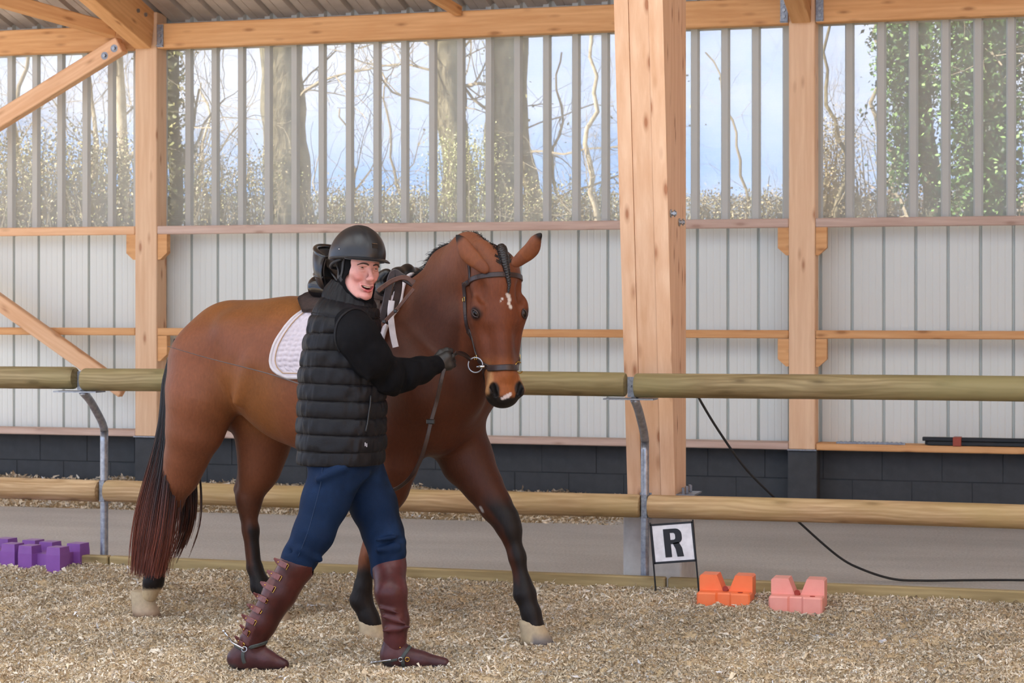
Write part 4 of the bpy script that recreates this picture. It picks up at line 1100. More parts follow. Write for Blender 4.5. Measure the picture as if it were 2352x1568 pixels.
R2((.07, -.075, -.004), (.30, -.062, -.004), .060, .060, .03, 1.62)
EA = .272
for sl in (-1, 1):
    H.ell(hp(EA - .022, -.055, (.092 if sl > 0 else .100) * sl), (.050, .034, .028), HR, .03)                # brow
    R2((EA + .01, -.10, .068 * sl), (.46, -.095, .044 * sl), .056, .044, .03)          # cheek bone
    H.ell(hp(.285, -.215, .050 * sl), (.135, .115, .038), HR, .04)                     # jaw disc
    R2((EA + .04, -.078, .092 * sl), (.43, -.078, .060 * sl), .011, .009, .025)        # facial crest
    H.ell(hp(.185, -.028, .085 * sl), (.040, .022, .016), HR, .03, op='sub')           # hollow above the eye
R2((.27, -.055, 0), (.54, -.044, 0), .054, .044, .03, 1.0)
R2((.33, -.20, 0), (.46, -.165, 0), .062, .052, .05, .8)
R2((.44, -.165, 0), (.60, -.125, 0), .046, .036, .04)
R2((.50, -.088, 0), (.605, -.078, 0), .054, .060, .04, 1.15)
H.ell(hp(.632, -.070, 0), (.046, .052, .062), HR, .03)
H.ell(hp(.640, -.128, 0), (.030, .032, .038), HR, .02)
NA = .607
for sl in (-1, 1):
    R2((NA - .055, -.046, .044 * sl), (NA + .003, -.040, .060 * sl), .022, .027, .02)
    R2((NA - .018, -.020, .064 * sl), (NA + .018, -.030, .052 * sl), .0125, .012, .006, op='sub')
H.rc(hp(.650, -.140, -.06), hp(.650, -.140, .06), .006, .006, .01, op='sub')
# ears
def ear(bu, bv, tu, tv, y, w0, w1):
    B = HP(bu, bv, y + .022); T = HP(tu, tv, y); dd = d2h(FW)
    P = [B, B * .72 + T * .28, B * .45 + T * .55, B * .2 + T * .8, T]
    side = nrm(np.cross(nrm(T - B), dd)) * (.012 if tu > bu else -.012)
    P[1] = P[1] - side * .6; P[2] = P[2] - side
    P = resample(P, 14); R_ = np.interp(np.linspace(0, 1, 14), [0, .18, .38, .58, .78, .92, 1], [w0 * .72, w0 * .95, w1 * .98, w1, w1 * .72, w1 * .36, .005])
    H.chain(P, R_, .010, sq=.42, n=dd)
    return P
EARS = ((1114, 618, 1049, 541, -.238), (1184, 604, 1243, 537, -.20))
ear(*EARS[0], .027, .033)
ear(*EARS[1], .026, .030)
# gentle muscle relief
for sy in (-1,):
    H.rc((-.22, -.255, 1.20), (-.33, -.235, 1.02), .018, .010, .07, op='add')
HV, HF = H.nets()
Pn = HV.copy()
horse = empty('horse', HO, PHI, label='bay horse in bridle and saddle, led at a walk by the man', cat='horse')
# coat colours by place on the body
def lin(*c): return np.array(srgb(*c)[:3])
bay = lin(122, 73, 49); gold = lin(132, 83, 37); dark = lin(60, 29, 18); blk = lin(25, 21, 20); black2 = lin(40, 32, 28)
x, y, z = HV.T; n1 = fbm(HV, 3.0, 40); n2 = fbm(HV, 22.0, 50, 2)
c = np.tile(bay, (len(HV), 1)); mixv = lambda c, t, k: c + (np.asarray(k) - c) * np.clip(t, 0, 1)[:, None]
c = mixv(c, ss(1.30, 1.46, z + n1 * .04) * .8 * ss(.35, .1, x), gold)
c = mixv(c, ss(.05, -.25, x + n1 * .1) * ss(1.25, 1.1, z) * ss(.80, .9, z) * ss(-.55, -.35, x) * .6, gold)
c = mixv(c, ss(.30, .55, x + n1 * .12) * ss(1.78, 1.4, z + n1 * .1) * .85, dark)
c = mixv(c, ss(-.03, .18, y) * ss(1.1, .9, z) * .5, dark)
def legblack(c, pts, z0, z1, rad=.16, front=0, pw=1.0):
    P = np.array(pts); d = np.min(np.linalg.norm(HV[:, None, :] - P[None], axis=2), axis=1) if False else None
    return c
# each leg: which vertices belong to it (nearest leg line below the elbow / stifle)
legs = {'RH': [(-.735, -.135, .66), (-.79, -.13, .56), (-.83, -.13, .42), (-.87, -.13, .24), (-.93, -.13, .08)],
        'LH': [(-.49, .13, .68), (-.545, .125, .55), (-.53, .12, .40), (-.50, .115, .22), (-.40, .105, .08)],
        'LF': [(.735, .13, .67), (.86, .13, .50), (.91, .13, .37), (.945, .13, .22), (.99, .12, .08)],
        'RF': [(.42, -.13, .66), (.36, -.125, .50), (.31, -.12, .37), (.27, -.115, .2), (.30, -.105, .08)]}
D = {}
for kx, P in legs.items():
    best = np.full(len(HV), 9.0)
    for a, b_ in zip(P[:-1], P[1:]):
        a, b_ = np.array(a), np.array(b_); t = np.clip(((HV - a) @ (b_ - a)) / ((b_ - a) @ (b_ - a)), 0, 1)
        best = np.minimum(best, np.linalg.norm(HV - (a + t[:, None] * (b_ - a)), axis=1))
    D[kx] = best
near = {k_: (D[k_] < .13) & (D[k_] <= np.minimum.reduce(list(D.values())) + 1e-9) & (z < .72) for k_ in D}
def lx(kx, zz):
    P = np.array(legs[kx])[::-1]; return np.interp(zz, P[:, 2], P[:, 0])
for kx, top in (('RH', .50), ('LH', .52), ('LF', .60), ('RF', .52)):
    m = near[kx]; fr = (x - lx(kx, z)) * (1 if kx[1] == 'F' else 1)
    nn = n1 * .05 + n2 * .01
    if kx == 'LF': t = np.maximum(ss(.66, .56, z + nn) * ss(-.01, .02, fr + nn * .4), ss(.30, .24, z + nn)); t = np.maximum(t, ss(.56, .50, z) * ss(.44, .50, z) * .6); t = np.maximum(t, ss(.42, .36, z) * ss(-.02, -.035, fr) * .8)
    elif kx == 'RF': t = np.maximum(ss(.38, .30, z + nn * 1.5), ss(.62, .5, z) * ss(.0, .03, fr) * .7)
    elif kx == 'RH': t = np.maximum(ss(.46, .34, z + nn), ss(.60, .50, z) * .5) * ss(.120, .135, z + n2 * .004)
    else: t = np.maximum(ss(.34, .16, z + nn), ss(.50, .40, z + nn) * ss(-.005, .02, fr)); t = np.maximum(t, ss(.62, .52, z) * .45)
    c = np.where(m[:, None], mixv(c, t, blk + (black2 - blk) * .3), c)
    if kx == 'RH': c = np.where(m[:, None], mixv(c, ss(.138, .124, z + n2 * .004), lin(190, 168, 132)), c)
# muzzle, eyes, ears, mouth: head coordinates
Q = HV - PO; ha, hf, hl = Q @ Ah / .965, Q @ Fh2, Q @ Lh
head = (ha > -.05) & (x > .72) & (z > 1.0) & (hf > -.34) & (np.abs(hl) < .2)
hlim = np.interp(ha, [0, .3, .45, .6, .7], [-.33, -.33, -.24, -.18, -.18]); hmask = head * ss(.0, .06, ha) * ss(.140, .118, np.abs(hl)) * ss(hlim - .0, hlim + .05, hf)
HL = np.stack([ha, hf, hl], 1)
c = mixv(c, (ss(.02, .2, ha) * .5 * ss(.58, .35, ha)) * hmask, lin(115, 59, 32))
c = mixv(c, (ss(.44, .56, ha + n1 * .02) * .75) * hmask, lin(142, 81, 40))
c = mixv(c, (ss(.46, .54, ha) * ss(.050, .066, np.abs(hl)) * ss(-.09, -.05, hf) * .8) * hmask, lin(166, 124, 83))
c = mixv(c, (ss(.628, .648, ha + n2 * .006 + (np.abs(hl) > .035) * .012)) * hmask, blk)
c = mixv(c, (ss(.50, .56, ha) * ss(-.100, -.125, hf)) * hmask, lin(37, 35, 37))
for sl in (-1, 1):
    dn = np.linalg.norm((HL - np.array([NA + .004, -.026, .056 * sl])) / np.array([1.35, 1, .85]), axis=1)
    c = mixv(c, (ss(.034, .022, dn + n2 * .003)) * hmask, blk)
    de = np.linalg.norm((HL - np.array([EA, -.048, .098 * sl])) / np.array([1.25, 1, 1.2]), axis=1)
    c = mixv(c, (ss(.032, .022, de)) * hmask, lin(28, 20, 18))
# ear tips and rims dark
for (bu, bv, tu, tv, yy) in EARS:
    B = HP(bu, bv, yy); T = HP(tu, tv, yy); t = ((HV - B) @ (T - B)) / ((T - B) @ (T - B)); de = np.linalg.norm(HV - (B + np.clip(t, 0, 1)[:, None] * (T - B)), axis=1)
    m = (de < .06) & (t > .25) & (z > 1.56)
    c = np.where(m[:, None], mixv(c, ss(.78, .92, t + n2 * .03), blk), c)
    c = np.where(m[:, None], mixv(c, ss(.8, .2, t) * .35, lin(136, 78, 39)), c)
# white star and snip: painted where the photograph shows the hair white
def mark(c, pix, r, colr, soft=.5):
    for (u, v, s_) in pix:
        h = H.hit(CH + d2h(ray(u, v)) * 7.2, d2h(ray(u, v)), 2.5, .004)
        if h is None: continue
        d = np.linalg.norm(HV - h, axis=1) + n2 * .0015; c = mixv(c, ss(r * s_, r * s_ * soft, d), colr)
    return c
c = mark(c, [(1167, 680, 1), (1170, 688, 1), (1168, 697, .9), (1172, 705, 1), (1164, 676, .8), (1153, 686, .7), (1150, 692, .5)], .0125, lin(190, 180, 171))
c = mark(c, [(1160, 912, .9), (1166, 909, 1), (1172, 905, .8), (1154, 915, .7)], .0125, lin(188, 176, 173))
c = mark(c, [(1104, 1166, 1), (1108, 1172, 1)], .012, lin(170, 161, 156))
c = c * (1 + .06 * n2[:, None]) * (1 + .14 * fbm(HV, 7.0, 66, 3)[:, None] * (z > .9)[:, None])
M_coat = vcol('bay_coat', rough=.50, nscale=95, amt=.16, bmp=.0015, spec=.20, sheen=.03, sc3=(1, 1, .45))
body = mk('body', HV, HF, M_coat, horse, smooth=True, col=np.clip(c, 0, 1))

# hooves
M_hoof = vcol('hoof_horn', rough=.6, nscale=40, amt=.2)
def hoof(x0, y0, rz, s=1.0, z0=-.012, h=.088, sock=False, pitch=0.0):
    V = []; seg = 22; rows = [(0, .066, 1.0), (.25, .063, .97), (.6, .056, .93), (.88, .050, .9), (1.0, .048, .88), (1.06, .040, .8)]
    for t, r, sq in rows:
        for k in range(seg):
            a = 2 * math.pi * k / seg; ex = math.cos(a); ey = math.sin(a)
            rx = r * s * (1.14 if ex > 0 else .86); V.append((ex * rx - t * .034 * s + (0 if ex > 0 else .004), ey * r * s * .92, t * h))
    n = len(rows); F = [(i * seg + j, i * seg + (j + 1) % seg, (i + 1) * seg + (j + 1) % seg, (i + 1) * seg + j) for i in range(n - 1) for j in range(seg)]
    F += [tuple(range(seg))[::-1], tuple(range((n - 1) * seg, n * seg))]
    V = np.array(V); t = V[:, 2] / h; cream = lin(181, 161, 129); grey = lin(102, 98, 100)
    if sock: cc = cream + np.zeros((len(V), 3)) + (lin(175, 149, 127) - cream) * ss(.4, .1, t)[:, None]
    else: cc = cream * .95 + (grey - cream * .95) * (ss(.42, .2, t + .35 * (V[:, 0] < .01)))[:, None]
    o = mk('hoof', V, F, M_hoof, horse, smooth=True, col=cc); o.location = (x0, y0, z0); o.rotation_euler = (0, pitch, rz); return o
hoof(-.955, -.13, 0, 1.04, .004, .108, True); hoof(-.365, .10, 0, 1.04, -.006, .09, True, pitch=0); hoof(1.012, .12, 0, 1.10, .004, .098); hoof(.325, -.10, 0, 1.06, -.010, .085, True)
# eyes
M_eye = simple('dark_eye', (18, 14, 14), .06, 0, (26, 18, 14), 30)
def ball(name, c_, r, mat, parent, n=12, sc=(1, 1, 1)):
    bm = bmesh.new(); bmesh.ops.create_uvsphere(bm, u_segments=n * 2, v_segments=n, radius=r); me = bpy.data.meshes.new(name); bm.to_mesh(me); bm.free()
    me.polygons.foreach_set('use_smooth', [True] * len(me.polygons)); o = link(name, me, parent, mat); o.location = c_; o.scale = sc; return o
M_lid = simple('eyelid_skin', (52, 32, 26), .5)
for sl in (-1, 1):
    q, qn = H.snap([hp(EA, -.048, .098 * sl)], 0); q, qn = q[0], qn[0]
    ea = nrm(Ah * .62 + Fh2 * .62 + Lh * .3 * sl); ea = nrm(ea - qn * (ea @ qn)); eb = np.cross(qn, ea)     # long axis runs down and forwards
    o = ball('eye', q - qn * .0115, .0185, M_eye, horse); o.rotation_mode = 'QUATERNION'
    o.rotation_quaternion = Matrix(np.stack([ea, eb, qn], 1).tolist()).to_quaternion(); o.scale = (1.15, .78, .95)
    b = MB(); tt = np.linspace(-1, 1, 13)
    for s_, th_ in ((1, .0050), (-1, .0038)):
        P = np.array([q + ea * (.0215 * t) + eb * (s_ * .0115 * (1 - t * t)) + qn * (.0035 - .004 * t * t) for t in tt]); b.tube(P, th_ * (1 - .35 * tt ** 2), 8)
    b.build('eyelid', M_lid, horse, smooth=True)

# ---- strands helper: many thin flat hairs in one mesh
def strands(name, roots, paths, r, mat, parent, cols, seg=3):
    """paths: (n, m, 3); r: (m,) ; cols: (n, m, 3)"""
    n, m, _ = paths.shape; T = np.gradient(paths, axis=1); T /= np.maximum(1e-9, np.linalg.norm(T, axis=2))[:, :, None]
    up = np.array([.3, -1.0, .1]); Nn = up - T * (T @ up)[:, :, None]; Nn /= np.linalg.norm(Nn, axis=2)[:, :, None]; B = np.cross(T, Nn)
    R = np.broadcast_to(r, (n, m))[:, :, None] if np.ndim(r) < 2 else r[:, :, None]
    V = np.stack([paths + (Nn * math.cos(2 * math.pi * k / seg) + B * math.sin(2 * math.pi * k / seg)) * R for k in range(seg)], 2).reshape(-1, 3)
    base = (np.arange(n)[:, None, None] * m + np.arange(m - 1)[None, :, None]) * seg; j = np.arange(seg)[None, None, :]; jn = (np.arange(seg) + 1) % seg
    F = np.stack([base + j, base + seg + j, base + seg + jn, base + jn], -1).reshape(-1, 4)
    return mk(name, V, F, mat, parent, smooth=True, col=np.repeat(cols.reshape(-1, 3), seg, axis=0))
M_hair = vcol('horse_hair', rough=.42, nscale=60, amt=.2, spec=.5)
rg = np.random.default_rng(77)
# tail
ns_, m_ = 2800, 16
left = [(404, 778), (392, 830), (384, 880), (380, 960), (364, 1040), (345, 1110), (330, 1170), (320, 1235), (318, 1320)]
right = [(410, 782), (404, 830), (403, 880), (404, 960), (402, 1040), (398, 1110), (392, 1170), (384, 1235), (366, 1322)]
YT = -.12
Lp = resample([HP(u, v, YT + .02) for u, v in left], m_); Rp = resample([HP(u, v, YT - .10 * min(1, k / 3)) for k, (u, v) in enumerate(right)], m_)
for k, P_ in enumerate((Lp, Rp)): P_[:, 1] = np.interp(np.arange(m_), [0, 3, m_ - 1], [-.02, -.10, -.19])
# keep the picture position while changing the lateral offset
Lp = np.array([HP(*q) for q in [(u, v, y) for (u, v), y in zip(resample(np.array(left + [])[:, :].astype(float), m_), np.interp(np.arange(m_), [0, 4, m_ - 1], [-.03, -.09, -.15]))]])
Rp = np.array([HP(*q) for q in [(u, v, y) for (u, v), y in zip(resample(np.array(right).astype(float), m_), np.interp(np.arange(m_), [0, 4, m_ - 1], [-.03, -.12, -.25]))]])
t_ = rg.random(ns_); dpt = np.clip(rg.normal(size=ns_), -1.8, 1.8) * .022; clump = np.round(t_ * 26) / 26
tt = np.linspace(0, 1, m_); wob = np.clip(rg.normal(size=(ns_, 1, 3)), -2, 2) * .006 * tt[None, :, None] ** 1.2 * 2
cl = .75 * tt[None, :] ; te = t_[:, None] * (1 - cl * .7) + clump[:, None] * cl * .7 + .012 * np.sin(tt[None] * 9 + clump[:, None] * 40) * tt[None]
te = np.clip(te, -.02, 1.02)
Pp = Lp[None] * (1 - te[..., None]) + Rp[None] * te[..., None] + wob
Pp[:, :, 1] += dpt[:, None] * np.interp(tt, [0, .2, 1], [.3, 1, 1.4])[None]
ln = rg.uniform(.86, 1.0, ns_) ** 1.0
idx = ln[:, None] * np.arange(m_)[None]; i0 = np.clip(idx.astype(int), 0, m_ - 2); fr = (idx - i0)[..., None]
ar = np.arange(ns_)[:, None]; Pp = Pp[ar, i0] * (1 - fr) + Pp[ar, i0 + 1] * fr
aub = lin(144, 71, 45); hb = lin(28, 22, 22); mid = lin(61, 35, 30)
f1 = ss(.45, .92, tt[None] + rg.normal(size=(ns_, 1)) * .10 - .10 * te); cc_ = hb[None, None] * (1 - f1[..., None]) + aub * f1[..., None]
f2 = ss(.35, .7, tt[None] + rg.normal(size=(ns_, 1)) * .12) * (rg.random((ns_, 1)) < .35) * .5; cc_ = cc_ * (1 - f2[..., None]) + mid * f2[..., None]
tail = strands('tail', None, Pp, np.interp(tt, [0, .1, .8, 1], [.0036, .0026, .0020, .0008]), M_hair, horse, cc_); tail['kind'] = 'stuff'
# loose lock on the other side of the hind leg
nb_ = 260; a_ = resample(np.array([(412, 900), (420, 1000), (428, 1080), (432, 1160), (424, 1220), (396, 1290)], float), m_)
P0 = np.array([HP(u, v, .02) for u, v in a_]); P0[:, 1] = P0[:, 1]
sp = rg.normal(size=(nb_, 1, 3)) * np.array([.022, .02, .006]) * np.interp(tt, [0, .5, 1], [.4, 1.0, 1.1])[None, :, None]
q = P0[None] + sp; ln = rg.uniform(.62, 1.0, nb_); idx = ln[:, None] * np.arange(m_)[None]; i0 = np.clip(idx.astype(int), 0, m_ - 2); fr = (idx - i0)[..., None]; ar = np.arange(nb_)[:, None]
q = q[ar, i0] * (1 - fr) + q[ar, i0 + 1] * fr; f1 = ss(.6, 1.0, tt[None] + rg.normal(size=(nb_, 1)) * .1)
lock = strands('tail_lock', None, q, np.interp(tt, [0, .8, 1], [.003, .0024, .001]), M_hair, horse, hb * (1 - f1[..., None]) + lin(102, 56, 39) * f1[..., None]); lock['kind'] = 'stuff'
# mane: short hair lying along the crest with wisps
mp = np.array([HP(u, v, y) for u, v, y in ((962, 640, -.01), (980, 605, -.02), (1003, 577, -.03), (1032, 550, -.04), (1062, 537, -.06), (1095, 537, -.08), (1125, 548, -.11), (1146, 560, -.13))])
mp, mn = H.snap(resample(mp, 60), -.004)
nm = 2600; k_ = rg.integers(0, 60, nm); jt = rg.random(nm); root = mp[k_] + rg.normal(size=(nm, 3)) * np.array([.006, .008, .004])
m2 = 6; t2 = np.linspace(0, 1, m2); lenm = rg.uniform(.008, .022, nm) * np.where(rg.random(nm) < .06, 2.2, 1) * np.interp(k_, [0, 20, 59], [1.3, 1, .8]); dirm = mn[k_] * .35 + np.array([-.75, .25, .05]) + rg.normal(size=(nm, 3)) * .25
pm = root[:, None] + dirm[:, None] * (lenm[:, None] * t2[None])[..., None] + np.array([-.2, 0, -.9]) * (lenm[:, None] * t2[None] ** 2)[..., None] * .6
cm_ = np.tile(hb * 1.1, (nm, m2, 1)) * rg.uniform(.7, 1.7, (nm, 1, 1))
mane = strands('mane', None, pm, np.linspace(.0014, .0004, m2), M_hair, horse, cm_); mane['kind'] = 'stuff'
# braided forelock
bp = np.array([(1152, 572), (1158, 600), (1164, 630), (1167, 655), (1165, 672)], float); bq = resample(bp, 12)
Pb = []
for u, v in bq:
    h = H.hit(CH + d2h(ray(u, v)) * 7.2, d2h(ray(u, v)), 2.2, .004); Pb.append(h if h is not None else Pb[-1])
Pb, nb2 = H.snap(resample(np.array(Pb), 90), .008); mb = MB()
for s_ in range(3):
    a = np.linspace(0, 1, 90); ph = 2 * math.pi * s_ / 3; Tb, Nb, Bb = frames(Pb, up=Fh2)
    w = np.interp(a, [0, .35, .75, 1], [.0165, .0125, .006, .002])
    P_ = Pb + Bb * (np.sin(a * 42 + ph) * w)[:, None] + nb2 * (np.cos(a * 84 + 2 * ph) * w * .4)[:, None]
    mb.tube(P_, w * .62 + .0008, 6)
br_ = mb.build('forelock_braid', M_hair, horse, smooth=True, col=hb * 1.15)
P_ = []; nfo = 420; k_ = rg.integers(0, 34, nfo); root = Pb[k_] + Lh * (rg.normal(size=nfo) * .017)[:, None]; rn, nn_ = H.snap(root, .004)
pf = rn[:, None] + (Ah * .9 + nn_[:, None] * .1)[:, :, :] * (np.linspace(0, 1, 6)[None] * rg.uniform(.03, .06, nfo)[:, None])[..., None] if False else rn[:, None] + Ah[None, None] * (np.linspace(0, 1, 6)[None] * rg.uniform(.02, .05, nfo)[:, None])[..., None] - Lh[None, None] * ((root - Pb[k_]) @ Lh)[:, None, None] * np.linspace(0, .8, 6)[None, :, None]
fl_ = strands('forelock_roots', None, pf, np.linspace(.0024, .0010, 6), M_hair, horse, np.tile(hb * 1.1, (nfo, 6, 1))); fl_['kind'] = 'stuff'
# ------------------------------------------------------------------ bridle, reins, saddle, pad
M_lea = simple('dark_brown_leather', (53, 37, 34), .38, 0, (41, 29, 27), 40, bmp=.0006)
M_lea2 = simple('black_leather', (20, 18, 20), .32, 0, (15, 14, 15), 40, bmp=.0005)
M_patent = simple('polished_black_leather', (22, 21, 24), .16, 0, (17, 16, 18), 20)
M_brn = simple('mid_brown_strap_leather', (92, 56, 41), .45, 0, (75, 46, 34), 40)
M_suede = simple('brown_suede', (56, 39, 34), .85, 0, (43, 30, 27), 50)
M_fleece = simple('brown_felt', (63, 46, 41), .95, 0, (48, 36, 32), 60, bmp=.003)
M_padw = simple('quilted_white_cotton', (199, 190, 197), .85, 0, (190, 181, 189), 30)
M_padb = simple('white_binding', (206, 199, 202), .7)
M_pipe = simple('beige_piping', (184, 153, 120), .6)
def px2surf(pts, off, n=None, dist=7.0):
    """points of the horse's surface seen at these places, then lifted off it by off"""
    out = []
    for u, v in (resample(np.array(pts, float), n) if n else pts):
        h = H.hit(CH + d2h(ray(u, v)) * dist, d2h(ray(u, v)), 2.6, .004)
        if h is not None: out.append(h)
    out = np.array(out); sm = out.copy()
    for _ in range(3):
        if len(sm) > 2: sm[1:-1] = (sm[:-2] + sm[1:-1] * 2 + sm[2:]) / 4
    P, Nn = H.snap(sm, off); 
    return P, Nn
bridle = empty('bridle', HO, PHI, label='dark brown leather bridle with brass fittings on the horse head', cat='bridle')
def strap_pts(P, Nn, w, th, name, parent, mat=None):
    V, F = ribbon(P, Nn, w, th); return mk(name, V, F, mat or M_lea, parent, smooth=False)
def hstrap(pts, w, th, name, off=.001, n=26, mat=None, parent=None):
    P, Nn = H.snap(resample([hp(*q) for q in pts], n), off)
    for _ in range(2): P[1:-1] = (P[:-2] + P[1:-1] + P[2:]) / 3
    return strap_pts(P, Nn, w, th, name, parent or bridle, mat), P, Nn
BA = .118   # browband height down the face
_, Pbb, Nbb = hstrap([(BA + .012, -.17, .10), (BA + .010, -.11, .125), (BA, -.03, .10), (BA - .002, .0, .0), (BA, -.03, -.11), (BA + .01, -.11, -.13)], .022, .006, 'browband', n=44)
hstrap([(BA, -.10, .114), (.07, -.095, .108), (.025, -.09, .085), (-.008, -.09, .035), (-.008, -.09, -.035), (.025, -.09, -.085), (BA, -.10, -.12)], .026, .005, 'headpiece', n=40)
for sl, sn in ((1, ''), (-1, '')):
    hstrap([(BA + .004, -.155, .112 * sl), (.16, -.16, .115 * sl), (.22, -.165, .11 * sl), (.33, -.165, .10 * sl), (.425, -.145, .085 * sl), (.455, -.135, .075 * sl)], .015, .005, 'cheekpiece', n=34)
    # crossing straps towards the noseband and chin
    hstrap([(.33, -.165, .10 * sl), (.40, -.13, .085 * sl), (.465, -.095, .066 * sl), (.505, -.06, .055 * sl), (.512, -.03, .045 * sl)], .022, .006, 'noseband_side', n=30)
    hstrap([(.50, -.075, .062 * sl), (.525, -.11, .055 * sl), (.56, -.15, .035 * sl), (.57, -.165, 0)], .015, .005, 'chin_strap', n=24)
_, Pn_, Nn_ = hstrap([(.510, -.055, .062), (.515, -.02, .045), (.516, 0, 0), (.515, -.02, -.045), (.510, -.055, -.062)], .026, .009, 'noseband', n=30)
def ring(name, c, nrm_, R_, r_, mat, parent, up=None, arc=2 * math.pi, start=0, sx=1.0):
    nn = nrm(nrm_); u = nrm(np.cross(nn, (0, 0, 1) if abs(nn[2]) < .9 else (1, 0, 0))); w = np.cross(nn, u)
    a = np.linspace(start, start + arc, 26); P = np.array(c) + (u * np.cos(a)[:, None] * sx + w * np.sin(a)[:, None]) * R_
    return MB().tube(P, r_, 8, cap=arc < 6.2).build(name, mat, parent, smooth=True)
def P_at(a, f, l, off): P, Nn = H.snap([hp(a, f, l)], off); return P[0], Nn[0]
def h2wv(p): return HO + HX * p[0] + HY * p[1] + np.array([0, 0, p[2]])
HDEP = float((h2wv(P_at(.515, -.135, .07, .012)[0]) - np.array([0, 0, HC])) @ FW) - .015
RDEP = HDEP
for _u, _v in ((1072, 838), (1092, 820), (1092, 838), (1100, 856), (1080, 856), (1110, 838)):
    _h = H.hit(CH + d2h(ray(_u, _v)) * 7.0, d2h(ray(_u, _v)), 2.6, .004)
    if _h is not None: RDEP = min(RDEP, float((h2wv(_h) - np.array([0, 0, HC])) @ FW) - .008)
for sl in (1, -1):
    p_, n_ = P_at(.515, -.135, .07 * sl, .012)
    nn = n_ if sl > 0 else n_
    if sl > 0: p_ = w2h(PD(1092, 838, RDEP)) + Ah * .02 + Fh2 * .025
    ring('bit_ring', p_ - Ah * .02 - Fh2 * .025, (n_ * .8 + Lh * sl * .4) if sl < 0 else d2h(-FW) + Lh * .3, .031, .0028, M_galv, bridle)
    MB().tube([p_ - Ah * .01 - Fh2 * .01, p_ - n_ * .03 + Fh2 * .0], .006, 8).build('bit_mouthpiece', M_steel, bridle, smooth=True)
    for (a, f, l) in ((.195, -.17, .11), (.425, -.15, .086), (.452, -.10, .07)):
        q, qn = P_at(a, f, l * sl, .009); MB().tube([q - Fh2 * .011 - Ah * .008, q + Fh2 * .011 - Ah * .008, q + Fh2 * .011 + Ah * .008, q - Fh2 * .011 + Ah * .008, q - Fh2 * .011 - Ah * .008], .0018, 6, cap=False).build('buckle', M_gold, bridle)
    q, qn = P_at(.512, -.045, .056 * sl, .012)
    if sl < 0: ring('brass_ring', q, qn + Fh2 * 1.2, .024, .0026, M_gold, bridle, arc=4.6, start=-2.2)
BITR = w2h(PD(1079, 827, RDEP))      # where the rein clips on
# reins (one thing): from the bit to the hand, over the hand and hanging; and the pair lying on the neck
def h2w(p): p = np.asarray(p); return HO + HX * p[0] + HY * p[1] + np.array([0, 0, 1]) * p[2]
HAND_D = 8.10
HANDW = PD(1022, 832, HAND_D)
rein = empty('reins', (0, 0, 0), label='dark leather rein running from the bit through the gloved hand and hanging down', cat='rein')
bw = h2w(BITR)
def wribbon(P, w, th, name, parent, mat, nup=None, n=60):
    P = resample(P, n); nr = np.tile(np.array(nup if nup is not None else -FW), (n, 1)); V, F = ribbon(P, nr, w, th); return mk(name, V, F, mat, parent)
wribbon([PD(1018, 836, HAND_D - .02), PD(1048, 812, HAND_D + .02), PD(1066, 812, HAND_D + .08), bw + np.array([0, 0, .006])], .014, .004, 'rein_to_bit', rein, M_lea2, nup=nrm(-FW + np.array([0, 0, .5])))
wribbon([PD(1045, 808, HAND_D), PD(1068, 818, HAND_D + .08), bw], .010, .004, 'rein_to_bit', rein, M_lea, n=20)
wribbon([PD(1020, 846, HAND_D - .02), PD(1012, 880, HAND_D - .02), PD(1002, 925, HAND_D), PD(990, 968, HAND_D), PD(980, 1010, HAND_D), PD(966, 1055, HAND_D + .02), PD(944, 1094, HAND_D + .05), PD(920, 1116, HAND_D + .10), PD(898, 1126, HAND_D + .15), PD(872, 1128, HAND_D + .2)], .016, .004, 'hanging_rein', rein, M_lea, nup=-FW + RW * .25)
q = PD(989, 968, HAND_D - .004); MB().box(q, (.036, .01, .02), ch=.003).build('buckle_keeper', M_lea2, rein)

# saddle pad following the horse's sides
def side_hit(x, ang):
    """surface of the trunk around its core at station x, angle from straight up (positive = right side)"""
    d = np.array([0, -math.sin(ang), math.cos(ang)]); c0 = np.array([x, 0, 1.16]); t = .5
    ts = np.arange(.12, .55, .004); v = H.val(c0 + d * ts[:, None]); i = np.argmax(v > 0); return c0 + d * ts[i], d
pad = empty('saddle_pad', HO, PHI, label='white quilted saddle pad with beige piping under the saddle', cat='saddle pad')
# outline of the right half: for each station, how far down it reaches (z), rear edge leaning
def pad_surface(side, nx_, ny_, off):
    """grid over the pad; returns points; s along x (rear to front), t from spine to lower edge"""
    P = np.zeros((nx_, ny_, 3)); Nn = np.zeros((nx_, ny_, 3))
    for j in range(ny_):
        t = j / (ny_ - 1)
        for i in range(nx_):
            s = i / (nx_ - 1)
            # rear edge x: starts ahead at the spine, bulges back lower down; rounded rear lower corner
            xr = np.interp(t, [0, .2, .45, .7, .84, .92, .97, 1], [.03, .018, -.045, -.088, -.096, -.084, -.055, .0]); xf = np.interp(t, [0, .3, .7, 1], [.47, .50, .49, .42])
            x = xr + (xf - xr) * s; zend = 1.122 - .02 * s
            amax = 1.66
            a = t * amax
            p, d = side_hit(x, a * side); P[i, j] = p; Nn[i, j] = d
    P[..., :] = P
    for _ in range(3):
        P[1:-1, 1:-1] = (P[:-2, 1:-1] + P[2:, 1:-1] + P[1:-1, :-2] + P[1:-1, 2:] + P[1:-1, 1:-1] * 2) / 6
    gx = np.gradient(P, axis=0); gy = np.gradient(P, axis=1); Nn2 = np.cross(gx, gy); Nn2 /= np.maximum(1e-9, np.linalg.norm(Nn2, axis=2))[..., None]
    if np.sum(Nn2 * Nn) < 0: Nn2 = -Nn2
    return P + Nn2 * off, Nn2
